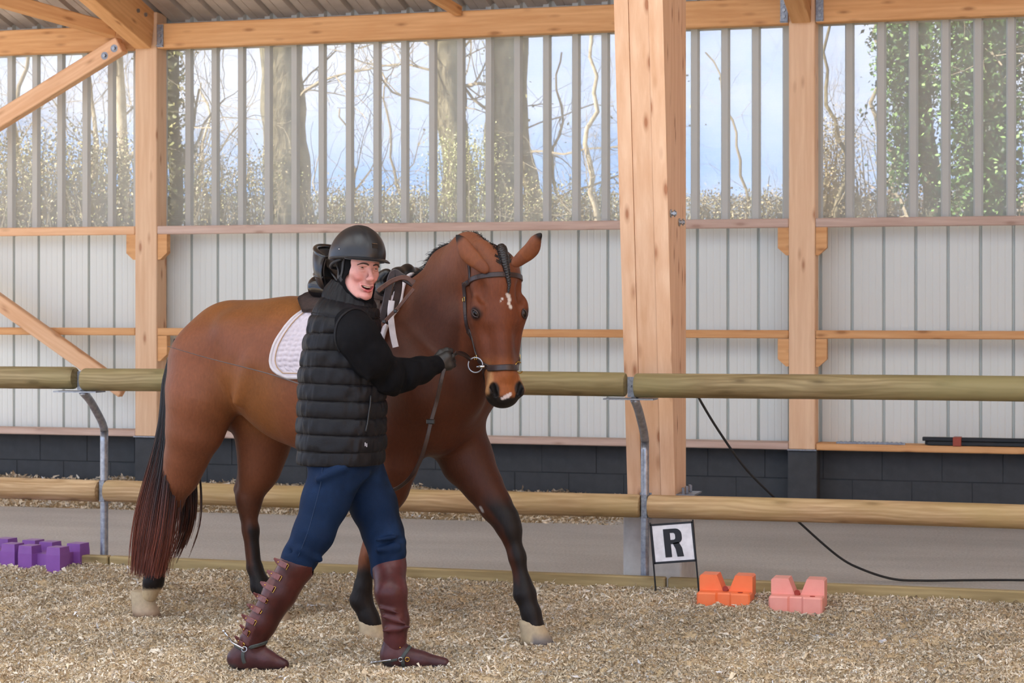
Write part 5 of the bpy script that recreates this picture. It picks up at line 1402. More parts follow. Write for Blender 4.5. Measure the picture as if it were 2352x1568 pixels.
for side in (1, -1):
    nx_, ny_ = (150, 110) if side > 0 else (40, 30)
    P, Nn = pad_surface(side, 26, 22, .010)
    # refine by interpolation
    def up2(A, n, m):
        a = np.linspace(0, A.shape[0] - 1, n); i = np.clip(a.astype(int), 0, A.shape[0] - 2); f_ = (a - i)[:, None, None]; A = A[i] * (1 - f_) + A[i + 1] * f_
        b_ = np.linspace(0, A.shape[1] - 1, m); j = np.clip(b_.astype(int), 0, A.shape[1] - 2); g_ = (b_ - j)[None, :, None]; return A[:, j] * (1 - g_) + A[:, j + 1] * g_
    P = up2(P, nx_, ny_); Nn = up2(Nn, nx_, ny_)
    S_ = np.linspace(0, 1, nx_)[:, None]; T_ = np.linspace(0, 1, ny_)[None]
    q = np.abs(np.sin(S_ * math.pi * 19)) ** .5 * np.abs(np.sin((T_ * 21 + .10 * np.sin(S_ * math.pi * 19)) * math.pi)) ** .6
    inside = (S_ > .045) & (S_ < .96) & (T_ < .95); P = P + Nn * (np.where(inside, q * .010, .0065)[..., None])
    Pi = P - Nn * .012; n2_ = nx_ * ny_; I = np.arange(n2_).reshape(nx_, ny_)
    F = np.concatenate([np.stack([I[:-1, :-1], I[1:, :-1], I[1:, 1:], I[:-1, 1:]], -1).reshape(-1, 4)])
    rim = np.r_[I[0, :], I[1:, -1], I[-1, -2::-1], I[-2:0:-1, 0]]; R2_ = np.stack([rim, np.roll(rim, -1), np.roll(rim, -1) + n2_, rim + n2_], 1)
    V = np.concatenate([P.reshape(-1, 3), Pi.reshape(-1, 3)]); F = np.concatenate([F if side < 0 else F[:, ::-1], R2_, (F + n2_) if side > 0 else F[:, ::-1] + n2_])
    mk('quilted_half', V, F, M_padw, pad, smooth=True)
    edge = np.concatenate([P[0, :], P[1:, -1], P[-1, -2::-1]]) + 0; en = np.concatenate([Nn[0, :], Nn[1:, -1], Nn[-1, -2::-1]])
    k = slice(None, None, 3); MB().tube(edge[k] - en[k] * .003, .0085, 8).build('binding', M_padb, pad, smooth=True)
    ii = int(nx_ * .034) + 1; jj = int(ny_ * .962); e2 = np.concatenate([P[ii, :jj], P[ii:-ii, jj], P[-ii, jj::-1]]); n2 = np.concatenate([Nn[ii, :jj], Nn[ii:-ii, jj], Nn[-ii, jj::-1]])
    MB().tube(e2[k] + n2[k] * .001, .0026, 6).build('piping', M_pipe, pad, smooth=True)

# saddle
saddle = empty('saddle', HO, PHI, label='black and brown leather saddle with a high curved cantle on the horse back', cat='saddle')
def sheet(fn, nu, nv, th, name, mat, parent, smooth=True):
    U = np.linspace(0, 1, nu); W = np.linspace(0, 1, nv); P = np.array([[fn(a, b_) for b_ in W] for a in U])
    gx = np.gradient(P, axis=0); gy = np.gradient(P, axis=1); Nn = np.cross(gx, gy); Nn /= np.maximum(1e-9, np.linalg.norm(Nn, axis=2))[..., None]
    n_ = nu * nv; I = np.arange(n_).reshape(nu, nv); F = np.stack([I[:-1, :-1], I[1:, :-1], I[1:, 1:], I[:-1, 1:]], -1).reshape(-1, 4)
    rim = np.r_[I[0, :], I[1:, -1], I[-1, -2::-1], I[-2:0:-1, 0]]; Rm = np.stack([rim, np.roll(rim, -1), np.roll(rim, -1) + n_, rim + n_], 1)
    V = np.concatenate([(P + Nn * th / 2).reshape(-1, 3), (P - Nn * th / 2).reshape(-1, 3)])
    return mk(name, V, np.concatenate([F, Rm[:, ::-1], F[:, ::-1] + n_]), mat, parent, smooth=smooth)
# seat: pommel at the front, deep middle, high rounded cantle
CX, PX = .07, .44
def seat(u, w):
    x = PX + (CX - PX) * u; t = (w - .5) * 2
    zc_ = np.interp(u, [0, .15, .45, .7, .86, 1], [1.605, 1.580, 1.555, 1.590, 1.650, 1.705]); hw2 = np.interp(u, [0, .2, .5, .75, .92, 1], [.055, .075, .13, .165, .150, .115])
    up_ = ss(.7, 1, u); z = zc_ - abs(t) ** 2.2 * np.interp(u, [0, .3, .6, 1], [.05, .06, .045, .02]) - (up_ * .05) * abs(t) ** 3
    return np.array([x - .035 * up_ * (1 - t * t) + .02 * up_, t * hw2, z])
sheet(seat, 30, 21, .020, 'seat', M_lea2, saddle)
# cantle: curved back shield standing up behind the seat
def cantle(u, w):
    a = (w - .5) * math.pi * 1.02; t = math.sin(a); hgt = np.interp(u, [0, 1], [1.495, 1.712]) - (1 - math.cos(a)) * .055 * u
    wd_ = .115 + .055 * math.sin(u * math.pi * .8)
    return np.array([.095 - .085 * math.cos(a) - .035 * u * math.cos(a), t * wd_, hgt])
sheet(cantle, 14, 25, .018, 'cantle', M_lea2, saddle)
rimp = np.array([cantle(1.0, w) for w in np.linspace(0, 1, 30)]); MB().tube(rimp, .0125, 10).build('cantle_rim', M_patent, saddle, smooth=True)
rim2 = np.array([cantle(.45, w) + np.array([-.012 * math.cos((w - .5) * 3.1), 0, 0]) for w in np.linspace(0, 1, 30)]); MB().tube(rim2, .009, 8).build('cantle_welt', M_patent, saddle, smooth=True)
# panels resting on the back
PF = Field(axis(-.06, (.62, .010)), axis(-.30, (.30, .010)), axis(1.30, (1.66, .010)))
for sy in (-1, 1):
    PF.chain([np.array(q) * np.array([1, sy, 1]) for q in ((.015, .085, 1.530), (.15, .10, 1.515), (.32, .11, 1.508), (.42, .10, 1.525))], [.052, .048, .042, .04], .03, sq=1.0)
pv, pf_ = PF.nets(); mk('panel', pv, pf_, M_patent, saddle, smooth=True)
# pommel and knee blocks
PB = Field(axis(.30, (.56, .007)), axis(-.30, (.30, .008)), axis(1.16, (1.68, .008)))
PB.chain([(.42, -.13, 1.50), (.425, -.07, 1.58), (.43, 0, 1.60), (.425, .07, 1.58), (.42, .13, 1.50)], [.034, .030, .026, .030, .034], .02)
pv, pf_ = PB.nets(); mk('pommel', pv, pf_, M_lea2, saddle, smooth=True)
for side in (1, -1):
    def flap(u, w):
        a = .42 + w * 1.22; x0 = np.interp(w, [0, .3, 1], [.20, .17, .24]); x1 = np.interp(w, [0, .25, .6, .85, 1], [.42, .45, .44, .41, .36]); x = x0 + (x1 - x0) * u
        p, d = side_hit(x, a * side); return p + d * (.030 + .004 * math.sin(u * math.pi))
    sheet(flap, 18, 22, .007, 'flap', M_lea, saddle)
# numnah between pad and saddle
for side in (1, -1):
    def nm_(u, w):
        xa = np.interp(w, [0, .6, 1], [-.060, -.075, .0]); a = w * .62; x = xa + u * (.45 - xa); p, d = side_hit(x, a * side); return p + d * .030
    sheet(nm_, 20, 12, .016, 'half_pad', M_fleece, saddle)
# stirrup leathers run up and tied, seen in front of the pommel on the near side
def WS(pts, w, th, name, mat, d0, parent=saddle, n=40, nup=None):
    P = np.array([w2h(PD(u, v, d0 + (q[0] if q else 0))) for u, v, *q in pts]); P = resample(P, n); nr = np.tile(d2h(-FW if nup is None else nup), (n, 1)); V, F = ribbon(P, nr, w, th); return mk(name, V, F, mat, parent)
DS = 8.36
WS([(868, 668), (885, 655), (905, 643), (925, 637), (940, 641), (950, 652)], .020, .006, 'tied_strap', M_brn, DS)
WS([(950, 652), (938, 644), (920, 634), (906, 626), (898, 640), (893, 665), (886, 700), (876, 735), (862, 760)], .032, .007, 'stirrup_leather', M_lea, DS + .02)
WS([(898, 624), (912, 632), (916, 655), (910, 690), (898, 715), (884, 742)], .030, .007, 'stirrup_leather', M_suede, DS + .03)
WS([(951, 663), (935, 682), (915, 706), (897, 724), (880, 742), (864, 757)], .015, .006, 'girth_strap', M_brn, DS - .03)
for u, v in ((908, 714), (882, 738)): MB().box(w2h(PD(u, v, DS - .035)), (.017, .010, .015), ch=.003).build('keeper', M_lea2, saddle)
WS([(900, 690), (897, 715), (899, 740), (903, 770), (909, 797)], .026, .006, 'white_strap', M_padb, DS + .0)
ST = Field(axis(.38, (.60, .006)), axis(-.36, (-.05, .006)), axis(1.44, (1.66, .006)))
for (a, b_, c_, r_) in ((876, 640, .08, .034), (888, 628, .07, .024), (880, 665, .07, .032)):
    q = w2h(PD(a, b_, DS + c_)); ST.ell(q, (r_, r_, r_ * .9), None, .02)
pv, pf_ = ST.nets(); mk('knee_roll', pv, pf_, M_lea2, saddle, smooth=True)
P, Nn = H.snap(resample([w2h(PD(u, v, 8.3)) for u, v in ((905, 1000), (912, 1030), (905, 1056))], 8), .002)
# girth round the chest
gp = []; 
for a in np.linspace(1.5, 2 * math.pi - 1.5, 40):
    p, d = side_hit(.36, a); gp.append((p, d))
V, F = ribbon([p + d * .008 for p, d in gp], [d for p, d in gp], .07, .012); mk('girth', V, F, M_lea2, saddle)
# riding whip held behind the man, its end tucked by the saddle pad
wp = [np.array(p) for p in (PD(385, 795, 8.86), PD(470, 820, 8.80), PD(560, 843, 8.73), PD(624, 860, 8.655), PD(690, 882, 8.53), PD(748, 902, 8.37))]
loc_ = [w2h(p) for p in wp]
wh = MB().tube(resample(wp, 30), np.linspace(.0014, .0034, 30), 6).build('riding_whip', simple('grey_whip', (96, 84, 82), .6), smooth=True); tag(wh, 'long thin dark riding whip slanting across the horse hindquarters', 'whip')
# ------------------------------------------------------------------ the man (local frame: x image right, y away from the camera, z up)
MO = np.array([0, 0, 0.0]); _p = PD(800, 0, 7.95); MO[:2] = _p[:2]
def w2m(p): q = np.asarray(p) - MO; return np.array([q @ RW, q @ FW, q[2]])
def MP(u, v, y=0.0): return w2m(PD(u, v, 7.95 + y))
CM = w2m(np.array([0, 0, HC]))
man = empty('person', MO, TH, label='smiling man in black riding helmet, quilted vest, jeans and leather half chaps leading the horse', cat='person')
def c3(*c): return np.array(srgb(*c)[:3])
# head frame
Fm = nrm((math.sin(math.radians(35)), -math.cos(math.radians(35)), 0)); Um = nrm((math.sin(math.radians(6)), 0, math.cos(math.radians(6)))); Fm = nrm(Fm - Um * (Fm @ Um)); Rm_ = np.cross(Fm, Um)
if Rm_[0] < 0: Rm_ = -Rm_
EYE = MP(848, 616, -.085); HCn = EYE - Fm * .082
def hm(a, b, c): return HCn + Rm_ * a + Fm * b + Um * c
HM = np.stack([Rm_, Fm, Um], 1)
SH_R, SH_L = MP(818, 757, -.165), MP(800, 757, .17)
EL_R = MP(890, 860, -.03); WR_R = MP(999, 838, .145); HA_R = MP(1022, 830, .155)
EL_L = MP(800, 880, .30); WR_L = MP(755, 895, .40)
B = Field(axis(-.56, (-.07, .013), (.16, .0024), (.46, .013)), axis(-.30, (-.17, .013), (.10, .0024), (.52, .013)), axis(-.03, (1.44, .013), (1.66, .0024), (1.74, .006)))
E_ = lambda c, r, k=.02, op='add': B.ell(hm(*c), r, HM, k, op)
Cc = lambda p, q, ra, rb, k=.015, op='add', **a: B.rc(hm(*p), hm(*q), ra, rb, k, op=op, **a)
E_((0, -.012, .035), (.072, .092, .082), .02)
E_((0, .026, -.042), (.055, .056, .086), .03)
E_((0, .030, .020), (.062, .058, .050), .02)
for s in (-1, 1):
    Cc((.046 * s, .000, -.070), (.023 * s, .052, -.110), .020, .016, .025)
    E_((.042 * s, .050, -.024), (.020, .022, .018), .02)
    E_((.034 * s, .066, -.040), (.014, .014, .012), .014)
    Cc((.012 * s, .082, .019), (.044 * s, .064, .018), .0085, .007, .012)
    E_((.0315 * s, .088, .0012), (.0140, .012, .0062), .005, 'sub')
    Cc((.0190 * s, .094, -.049), (.0320 * s, .080, -.070), .0042, .0042, .005, 'sub')
    Cc((.0330 * s, .079, -.072), (.0330 * s, .072, -.090), .0028, .0020, .005, 'sub')
    Cc((.020 * s, .086, .010), (.043 * s, .072, .008), .0042, .0034, .005)
    Cc((.022 * s, .080, -.0125), (.041 * s, .070, -.0115), .0040, .0032, .005)
E_((0, .080, -.112), (.019, .014, .015), .018)
Cc((0, .082, .006), (0, .106, -.036), .0065, .0095, .012)
E_((0, .107, -.041), (.0110, .0105, .0100), .008)
for s in (-1, 1):
    E_((.0108 * s, .096, -.0440), (.0060, .0085, .0062), .011)
    E_((.0065 * s, .103, -.0525), (.0032, .005, .0035), .002, 'sub')
# smiling mouth
mc = [(-.0280, .0750, -.0650), (-.0150, .0860, -.0695), (0, .0900, -.0705), (.0150, .0860, -.0695), (.0280, .0750, -.0650)]
E_((0, .076, -.076), (.030, .018, .018), .012)
for p, q in zip(mc[:-1], mc[1:]): Cc(p, q, .0036, .0036, .006)
ml = [(-.0265, .0765, -.0690), (-.0130, .0860, -.0865), (0, .0890, -.0900), (.0130, .0860, -.0865), (.0265, .0765, -.0690)]
for p, q in zip(ml[:-1], ml[1:]): Cc(p, q, .0048, .0048, .006)
E_((0, .088, -.0790), (.0160, .020, .0062), .003, 'sub')
for s in (-1, 1): E_((.0135 * s, .086, -.0762), (.0100, .020, .0046), .003, 'sub'); E_((.0205 * s, .082, -.0722), (.0070, .014, .0027), .003, 'sub')
B.rc(hm(0, -.03, -.06), MP(800, 700, .01), .056, .060, .03)
# slim figure under the clothes
B.rc(MP(795, 745, -.10), MP(795, 745, .11), .070, .070, .05)
B.rc(MP(785, 800, 0), MP(785, 960, 0), .125, .115, .06)
B.rc(MP(785, 1040, -.05), MP(790, 1040, .06), .105, .105, .05)
def limb(F_, P, R_, k=.02, **a): F_.chain([np.array(p) for p in P], R_, k, **a)
limb(B, [SH_R, (SH_R + EL_R) / 2, EL_R, (EL_R + WR_R) / 2, WR_R], [.052, .050, .042, .040, .028])
limb(B, [SH_L, (SH_L + EL_L) / 2, EL_L, (EL_L + WR_L) / 2, WR_L], [.052, .050, .042, .040, .028])
limb(B, [WR_R, HA_R], [.026, .026]); limb(B, [WR_L, WR_L + np.array([-.05, .02, -.02])], [.026, .03])
YR, YL = -.13, -.06
limb(B, [MP(772, 1075, -.09), MP(745, 1150, -.10), MP(718, 1225, YR), MP(684, 1290, YR), MP(645, 1362, YR), MP(606, 1432, YR), MP(578, 1484, YR)], [.085, .075, .060, .048, .046, .034, .028])
limb(B, [MP(578, 1484, YR), MP(560, 1510, YR), MP(630, 1524, YR)], [.028, .025, .018])
limb(B, [MP(830, 1080, .09), MP(860, 1160, .07), MP(882, 1225, .05), MP(890, 1290, .03), MP(898, 1360, YL), MP(908, 1430, YL), MP(906, 1480, YL)], [.085, .075, .060, .048, .046, .034, .028])
limb(B, [MP(906, 1480, YL), MP(900, 1508, YL), MP(1005, 1522, YL)], [.028, .025, .016])
BV, BF = B.nets()
n1 = fbm(BV, 30, 90, 2); Q = (BV - HCn) @ HM; qa, qb, qc = Q.T; fc = (np.abs(qa) < .1) & (qb > -.13) & (np.abs(qc) < .17)
skin = c3(206, 151, 142); red = c3(188, 109, 103); lip = c3(176, 70, 78)
c = np.tile(skin, (len(BV), 1)) * (1 + .03 * n1[:, None]); mx = lambda c, t, k: c + (k - c) * np.clip(t, 0, 1)[:, None]
def blob(c, p, r, k, w=1.0):
    d = np.linalg.norm((Q - np.array(p)) / np.array(r), axis=1); return mx(c, ss(1, .35, d) * w * fc, k)
for s in (-1, 1):
    c = blob(c, (.038 * s, .066, -.045), (.034, .034, .036), red, .55); c = blob(c, (.031 * s, .080, -.002), (.021, .02, .015), c3(181, 123, 110), .5)
    c = blob(c, (.0315 * s, .078, .012), (.016, .012, .0045), c3(172, 119, 107), .6)  # shade of the upper lid crease, put into the skin colour
c = blob(c, (0, .105, -.040), (.018, .02, .018), red, .6); c = blob(c, (0, .08, -.112), (.03, .03, .022), red, .45)
c = blob(c, (0, .085, -.100), (.034, .03, .03), c3(181, 123, 114), .4)
lmf = lambda L_: np.min([np.linalg.norm(Q - (np.array(p) * (1 - t) + np.array(q) * t), axis=1) for p, q in zip(L_[:-1], L_[1:]) for t in (0, .25, .5, .75, 1)], axis=0); lm = lmf(ml); lu = lmf(mc)
c = mx(c, ss(.0066, .0040, lu) * (qb > .077) * .45, lip)
c = mx(c, ss(.0084, .0058, lm) * (qb > .077) * (np.abs(qa) < .029) * (qc < -.060) * .85, lip)
inm = (np.abs(qa) < .0175) & (np.abs(qc + .079) < .0085) & (qb < .083) & (qb > .05); c[inm] = c3(84, 26, 29)
c = blob(c, (0, .095, -.062), (.016, .02, .008), c3(181, 132, 121), .4)
M_skin = vcol('skin', rough=.48, nscale=120, amt=.06, bmp=.0003, spec=.4, sss=.12)
mk('body', BV, BF, M_skin, man, smooth=True, col=np.clip(c, 0, 1))
# eyes, brows, teeth
M_white = simple('eye_white', (226, 216, 210), .2); M_iris = simple('brown_iris', (74, 54, 40), .15); M_teeth = simple('teeth', (238, 230, 214), .25); M_brow = simple('dark_eyebrow_hair', (84, 62, 54), .8, 0, (60, 46, 42), 200)
GZ = nrm(Fm * .97 + Rm_ * .10 + Um * .02)
for s in (-1, 1):
    ec = hm(.0315 * s, .0690, .0000); e = ball('eyeball', ec, .0108, M_white, man, 14)
    o = ball('iris', np.array(GZ) * .0066, .0062, M_iris, e, 8); ball('pupil', np.array(GZ) * .0104, .0029, M_black, e, 6)
    mb = MB(); tt = np.linspace(-1, 1, 11)
    for sg_, hh, th_ in ((1, .0048, .0022), (-1, .0046, .0026)):
        P = np.array([ec + Rm_ * (.0124 * t) + Um * (sg_ * hh * (1 - t * t)) + Fm * (.0118 * math.sqrt(max(.05, 1 - .75 * t * t))) for t in tt]); mb.tube(P, th_, 6)
    mb.build('eyelid', M_skin if False else simple('lid_skin_%d' % (s + 1), (206, 150, 136), .5), man, smooth=True)
    mb = MB(); P = [hm(s * .011, .0945, .0120), hm(s * .023, .0915, .0165), hm(s * .035, .0835, .0165), hm(s * .048, .0700, .0090)]; P = resample(P, 14)
    Ps, Pn = B.snap(P, .001); mb.tube(Ps, np.interp(np.linspace(0, 1, 14), [0, .3, 1], [.0048, .0060, .0026]), 8, flat=.6)
    mb.build('eyebrow', M_brow, man, smooth=True)
mb = MB()
for k in range(8):
    t = (k - 3.5) / 4.2; v, f = chbox(.00245, .0018, .0026 if abs(t) < .6 else .0020, .0008); v = v @ HM.T + hm(.019 * t, .0835 - .010 * t * t, -.0748 + .0050 * t * t); mb.add(v, f)
mb.build('teeth', M_teeth, man)
# black knitted hood under the helmet and gaiter round the neck
M_hood = simple('black_stretch_fabric', (17, 16, 18), .85, 0, (12, 11, 13), 200, bmp=.0006, spec=.1)
G = Field(axis(-.16, (.18, .0030)), axis(-.17, (.16, .0030)), axis(1.36, (1.72, .0030)))
G.ell(hm(0, -.014, .035), (.079, .098, .088), HM, .02); G.ell(hm(0, .020, -.040), (.068, .060, .088), HM, .03)
for s in (-1, 1): G.rc(hm(.052 * s, -.005, -.070), hm(.028 * s, .050, -.110), .024, .019, .03)
G.rc(hm(0, -.03, -.07), MP(803, 715, .01), .066, .078, .03); G.rc(hm(0, .045, -.118), MP(835, 712, -.02), .030, .050, .03)
G.rc(hm(-.001, .030, -.060), hm(-.001, .22, -.060), .067, .067, .006, sq=1.02, n=Um, op='sub'); G.rc(hm(.014, .030, -.012), hm(.014, .22, -.012), .0580, .0580, .03, op='sub')
G.rc(hm(0, .060, -.06), hm(0, .22, -.06), .055, .055, .006, sq=1.15, n=Um, op='sub')
v, f = G.nets(); mk('hood', v, f, M_hood, man, smooth=True)

# helmet: a thing of its own
M_helm = simple('matt_black_shell', (24, 24, 29), .36, 0, (26, 27, 31), 60, spec=.5); M_helmd = simple('helmet_trim', (24, 24, 27), .5); M_web = simple('black_webbing', (40, 40, 44), .7, 0, (30, 30, 33), 150)
helm = empty('riding_helmet', MO, TH, label='matt black riding helmet with a small peak on the man head', cat='helmet')
hc = (0, -.016, .050); hr = (.104, .129, .117)
K = Field(axis(-.16, (.20, .0035)), axis(-.20, (.18, .0035)), axis(1.55, (1.79, .0035)))
K.ell(hm(*hc), hr, HM, .01); K.ell(hm(0, -.045, .03), (.098, .10, .10), HM, .02)
K.ell(hm(hc[0], hc[1], hc[2]), tuple(r - .014 for r in hr), HM, .002, 'sub'); K.cut(hm(0, 0, .024), nrm(-Um * 1.0 + Fm * .05)); 
K.cut(hm(0, .05, .030), nrm(-Um - Fm * -.22 + Fm * .0)) if False else None
v, f = K.nets(); mk('shell', v, f, M_helm, helm, smooth=True)
V = []; na, nb_ = 33, 9
for i, a in enumerate(np.linspace(-1.15, 1.15, na)):
    for j, t in enumerate(np.linspace(0, 1, nb_)):
        w = max(0, math.cos(a * 1.366)) ** .6; r_ = 1 + t * .34 * w
        V.append(hm(math.sin(a) * (hr[0] - .004) * r_, hc[1] + math.cos(a) * (hr[1] - .004) * r_, .041 - .010 * t * w - .010 * abs(math.sin(a)) ** 2 + .006 * math.sin(t * 3)))
V = np.array(V); I = np.arange(na * nb_).reshape(na, nb_); F = np.stack([I[:-1, :-1], I[1:, :-1], I[1:, 1:], I[:-1, 1:]], -1).reshape(-1, 4)
n_ = na * nb_; rim = np.r_[I[0, :], I[1:, -1], I[-1, -2::-1], I[-2:0:-1, 0]]; Rq = np.stack([rim, np.roll(rim, -1), np.roll(rim, -1) + n_, rim + n_], 1)
mk('peak', np.concatenate([V, V - Um * .004]), np.concatenate([F, Rq[:, ::-1], F[:, ::-1] + n_]), M_helm, helm, smooth=True)
# rim band, centre strip and front badge
P = [hm(math.sin(a) * (hr[0] + .001), hc[1] + math.cos(a) * (hr[1] + .001), .030 + .008 * math.cos(a)) for a in np.linspace(-3.14, 3.14, 60)]
MB().tube(P, .0042, 6, cap=False).build('rim_band', M_helmd, helm, smooth=True)
def onh(lat, lon, off): 
    """point on the shell: lat from the front rim up over the crown, lon sideways in metres"""
    p = np.array([lon, math.cos(lat) * hr[1], math.sin(lat) * hr[2]]); s_ = math.sqrt(max(.05, 1 - (lon / hr[0]) ** 2)); p[1:] *= s_; n = nrm(p / np.array(hr) ** 2); q = p + n * off
    return hm(q[0] + hc[0], q[1] + hc[1], q[2] + hc[2]), HM @ n
W = np.linspace(.05, 2.6, 40); V = []; cols_ = 7
for i, la in enumerate(W):
    hw_ = .020 + .006 * math.sin(la)
    for j in range(cols_): 
        t = (j / (cols_ - 1) - .5) * 2; V.append(onh(la, t * hw_, .0016 - .0012 * (abs(t) > .9))[0])
I = np.arange(40 * cols_).reshape(40, cols_); F = np.stack([I[:-1, :-1], I[1:, :-1], I[1:, 1:], I[:-1, 1:]], -1).reshape(-1, 4)
mk('centre_strip', V, F, M_helmd, helm, smooth=True)
V = []; 
for la in (.26, .42):
    for lo in (-.012, .012): V.append(onh(la, lo, .0030)[0])
for la in (.26, .42):
    for lo in (-.012, .012): V.append(onh(la, lo, .0005)[0])
mk('front_badge', V, [(0, 1, 3, 2), (0, 4, 5, 1), (2, 3, 7, 6), (0, 2, 6, 4), (1, 5, 7, 3)], simple('gloss_black_badge', (26, 23, 22), .2), helm)
q = onh(.42, 0, .0032)[0]; MB().tube([q - Rm_ * .012, q + Rm_ * .012], .0010, 6).build('badge_edge', M_steel, helm)
ball('side_rivet', MP(779, 572, -.118), .003, M_steel, helm, 6)
def mrib(P, w, th, name, parent, mat, F_, off=.001, n=30):
    P, Nn = F_.snap(resample(P, n), off); 
    for _ in range(2): P[1:-1] = (P[:-2] + P[1:-1] + P[2:]) / 3
    V, Fa = ribbon(P, Nn, w, th); return mk(name, V, Fa, mat, parent)
mrib([hm(-.085, .012, .028), hm(-.082, .004, -.010), hm(-.078, -.002, -.045), hm(-.060, .018, -.085), hm(-.034, .050, -.116), hm(-.018, .068, -.128)], .014, .003, 'chin_strap', helm, M_web, G, .002)
mrib([hm(-.072, -.085, .020), hm(-.082, -.060, -.012), hm(-.082, -.028, -.040), hm(-.078, -.002, -.050)], .015, .004, 'rear_strap', helm, M_web, G, .003)
mrib([hm(.085, .012, .028), hm(.082, .004, -.010), hm(.078, -.002, -.045), hm(.060, .018, -.085), hm(.034, .050, -.116), hm(.018, .068, -.128)], .014, .003, 'chin_strap', helm, M_web, G, .002)
MB().tube(resample([hm(-.088, .010, .026), hm(-.094, -.040, .008), hm(-.075, -.092, -.008), hm(-.050, -.112, -.012), hm(0, -.122, -.012), hm(.05, -.112, -.012), hm(.09, -.05, .0)], 40), .0065, 8).build('harness_cradle', M_web, helm, smooth=True)

# quilted vest
M_vest = simple('black_quilted_nylon', (17, 17, 22), .50, 0, (14, 14, 18), 90, bmp=.0009, spec=.22); M_knit = simple('black_sweatshirt', (13, 13, 17), .85, 0, (9, 9, 12), 60, bmp=.0015, spec=.15)
vs = [1064, 1060, 1030, 1000, 950, 900, 850, 800, 760, 735, 712, 692, 676, 662, 655]
Lx = [678, 677, 679, 681, 682, 683, 686, 693, 702, 709, 720, 733, 744, 753, 757]
Rx = [886, 887, 888, 889, 889, 887, 884, 880, 876, 874, 874, 872, 862, 852, 846]
Hy = [.206, .206, .204, .200, .192, .186, .184, .184, .186, .182, .160, .118, .092, .082, .080]
nz_, na = 420, 170; vv = np.linspace(1064, 655, nz_); fi = lambda A: np.interp(-vv, [-q for q in vs], A)
lx_, rx_, hy_ = fi(Lx), fi(Rx), fi(Hy)
def smooth1(a, k=9): 
    p = np.pad(a, k, mode='edge'); return np.convolve(p, np.ones(2 * k + 1) / (2 * k + 1), 'valid')
lx_, rx_, hy_ = smooth1(lx_), smooth1(rx_), smooth1(hy_)
V = np.zeros((nz_, na, 3)); rgv = np.random.default_rng(3); A = np.linspace(0, 2 * math.pi, na, endpoint=False)
for i, v_ in enumerate(vv):
    Lp_, Rp_ = MP(lx_[i], v_), MP(rx_[i], v_); cx, hx = (Lp_[0] + Rp_[0]) / 2, (Rp_[0] - Lp_[0]) / 2; zz = Lp_[2]
    ca, sa = np.cos(A), np.sin(A); e = .86; X = np.sign(ca) * np.abs(ca) ** e * hx; Y = np.sign(sa) * np.abs(sa) ** e * hy_[i]
    zt_ = zz - .34 * X * np.interp(v_, [655, 740], [1, 0])           # collar is lower in front
    V[i] = np.stack([cx + X, Y + .005, zt_], 1)
gx = np.gradient(V, axis=0); gy = np.roll(V, -1, 1) - np.roll(V, 1, 1); Nn = np.cross(gy, gx); Nn /= np.linalg.norm(Nn, axis=2)[..., None]
cen = V.mean(axis=1, keepdims=True); sgn = np.sign(np.sum(Nn * (V - cen), axis=2).mean()); Nn *= sgn
ph = (vv[:, None] + 2.0 * np.sin(A * 2)[None] * 1.0 - 727) / 38.2
row = np.abs(np.sin(np.pi * ph)) ** .26
row = np.where(vv[:, None] > 1032, np.abs(np.sin(np.pi * np.clip((1064 - vv[:, None]) / 32, 0, 1))) ** .3 * .5, row); row = np.where(vv[:, None] < 722, np.abs(np.sin(np.pi * (vv[:, None] - 727) / 36)) ** .5 * .7, row)
wr = vnoise(np.repeat(A[None] * 9, nz_, 0), np.repeat(vv[:, None] / 26, na, 1), 1.0, 61) - .5; wr2 = vnoise(np.repeat(A[None] * 26, nz_, 0) + vv[:, None] * .02, np.repeat(vv[:, None] / 30, na, 1), 1.0, 62) - .5
V = V + Nn * ((row - 1) * .0125 + wr * .010 * row + wr2 * .0065 * (1 - row * .6))[..., None]
Vi = V - Nn * .010; I = np.arange(nz_ * na).reshape(nz_, na); J = np.roll(I, -1, 1); n_ = nz_ * na
Fo = np.stack([I[:-1], J[:-1], J[1:], I[1:]], -1).reshape(-1, 4); Fi = Fo[:, ::-1] + n_
R0 = np.stack([J[0], I[0], I[0] + n_, J[0] + n_], 1); R1 = np.stack([I[-1], J[-1], J[-1] + n_, I[-1] + n_], 1)
mk('quilted_vest', np.concatenate([V.reshape(-1, 3), Vi.reshape(-1, 3)]), np.concatenate([Fo, Fi, R0, R1]), M_vest, man, smooth=True)
VG = V.reshape(-1, 3)
def on_vest(u, v, off=.003):
    d = VG - CM; r_ = np.array([ (u - 1176) / FPX, 1.0, (VH - v) / FPX]); r_ = nrm(r_); pr = d @ r_; dist = np.linalg.norm(d - pr[:, None] * r_, axis=1); m = dist < .012
    k = np.nonzero(m)[0][np.argmin(pr[m])] if m.any() else np.argmin(dist); return VG[k] - r_ * off
zp = np.array([on_vest(u, v) for u, v in resample(np.array([(856, 912), (854, 940), (850, 968), (844, 996)], float), 12)])
for _ in range(2): zp[1:-1] = (zp[:-2] + zp[1:-1] + zp[2:]) / 3
MB().tube(zp, .0036, 6).build('pocket_zip', M_black, man, smooth=True)
for du in (0, 5):
    q = on_vest(844 + du, 1024, .004); MB().box(q, (.0032, .002, .014)).build('white_tag', M_padb, man)
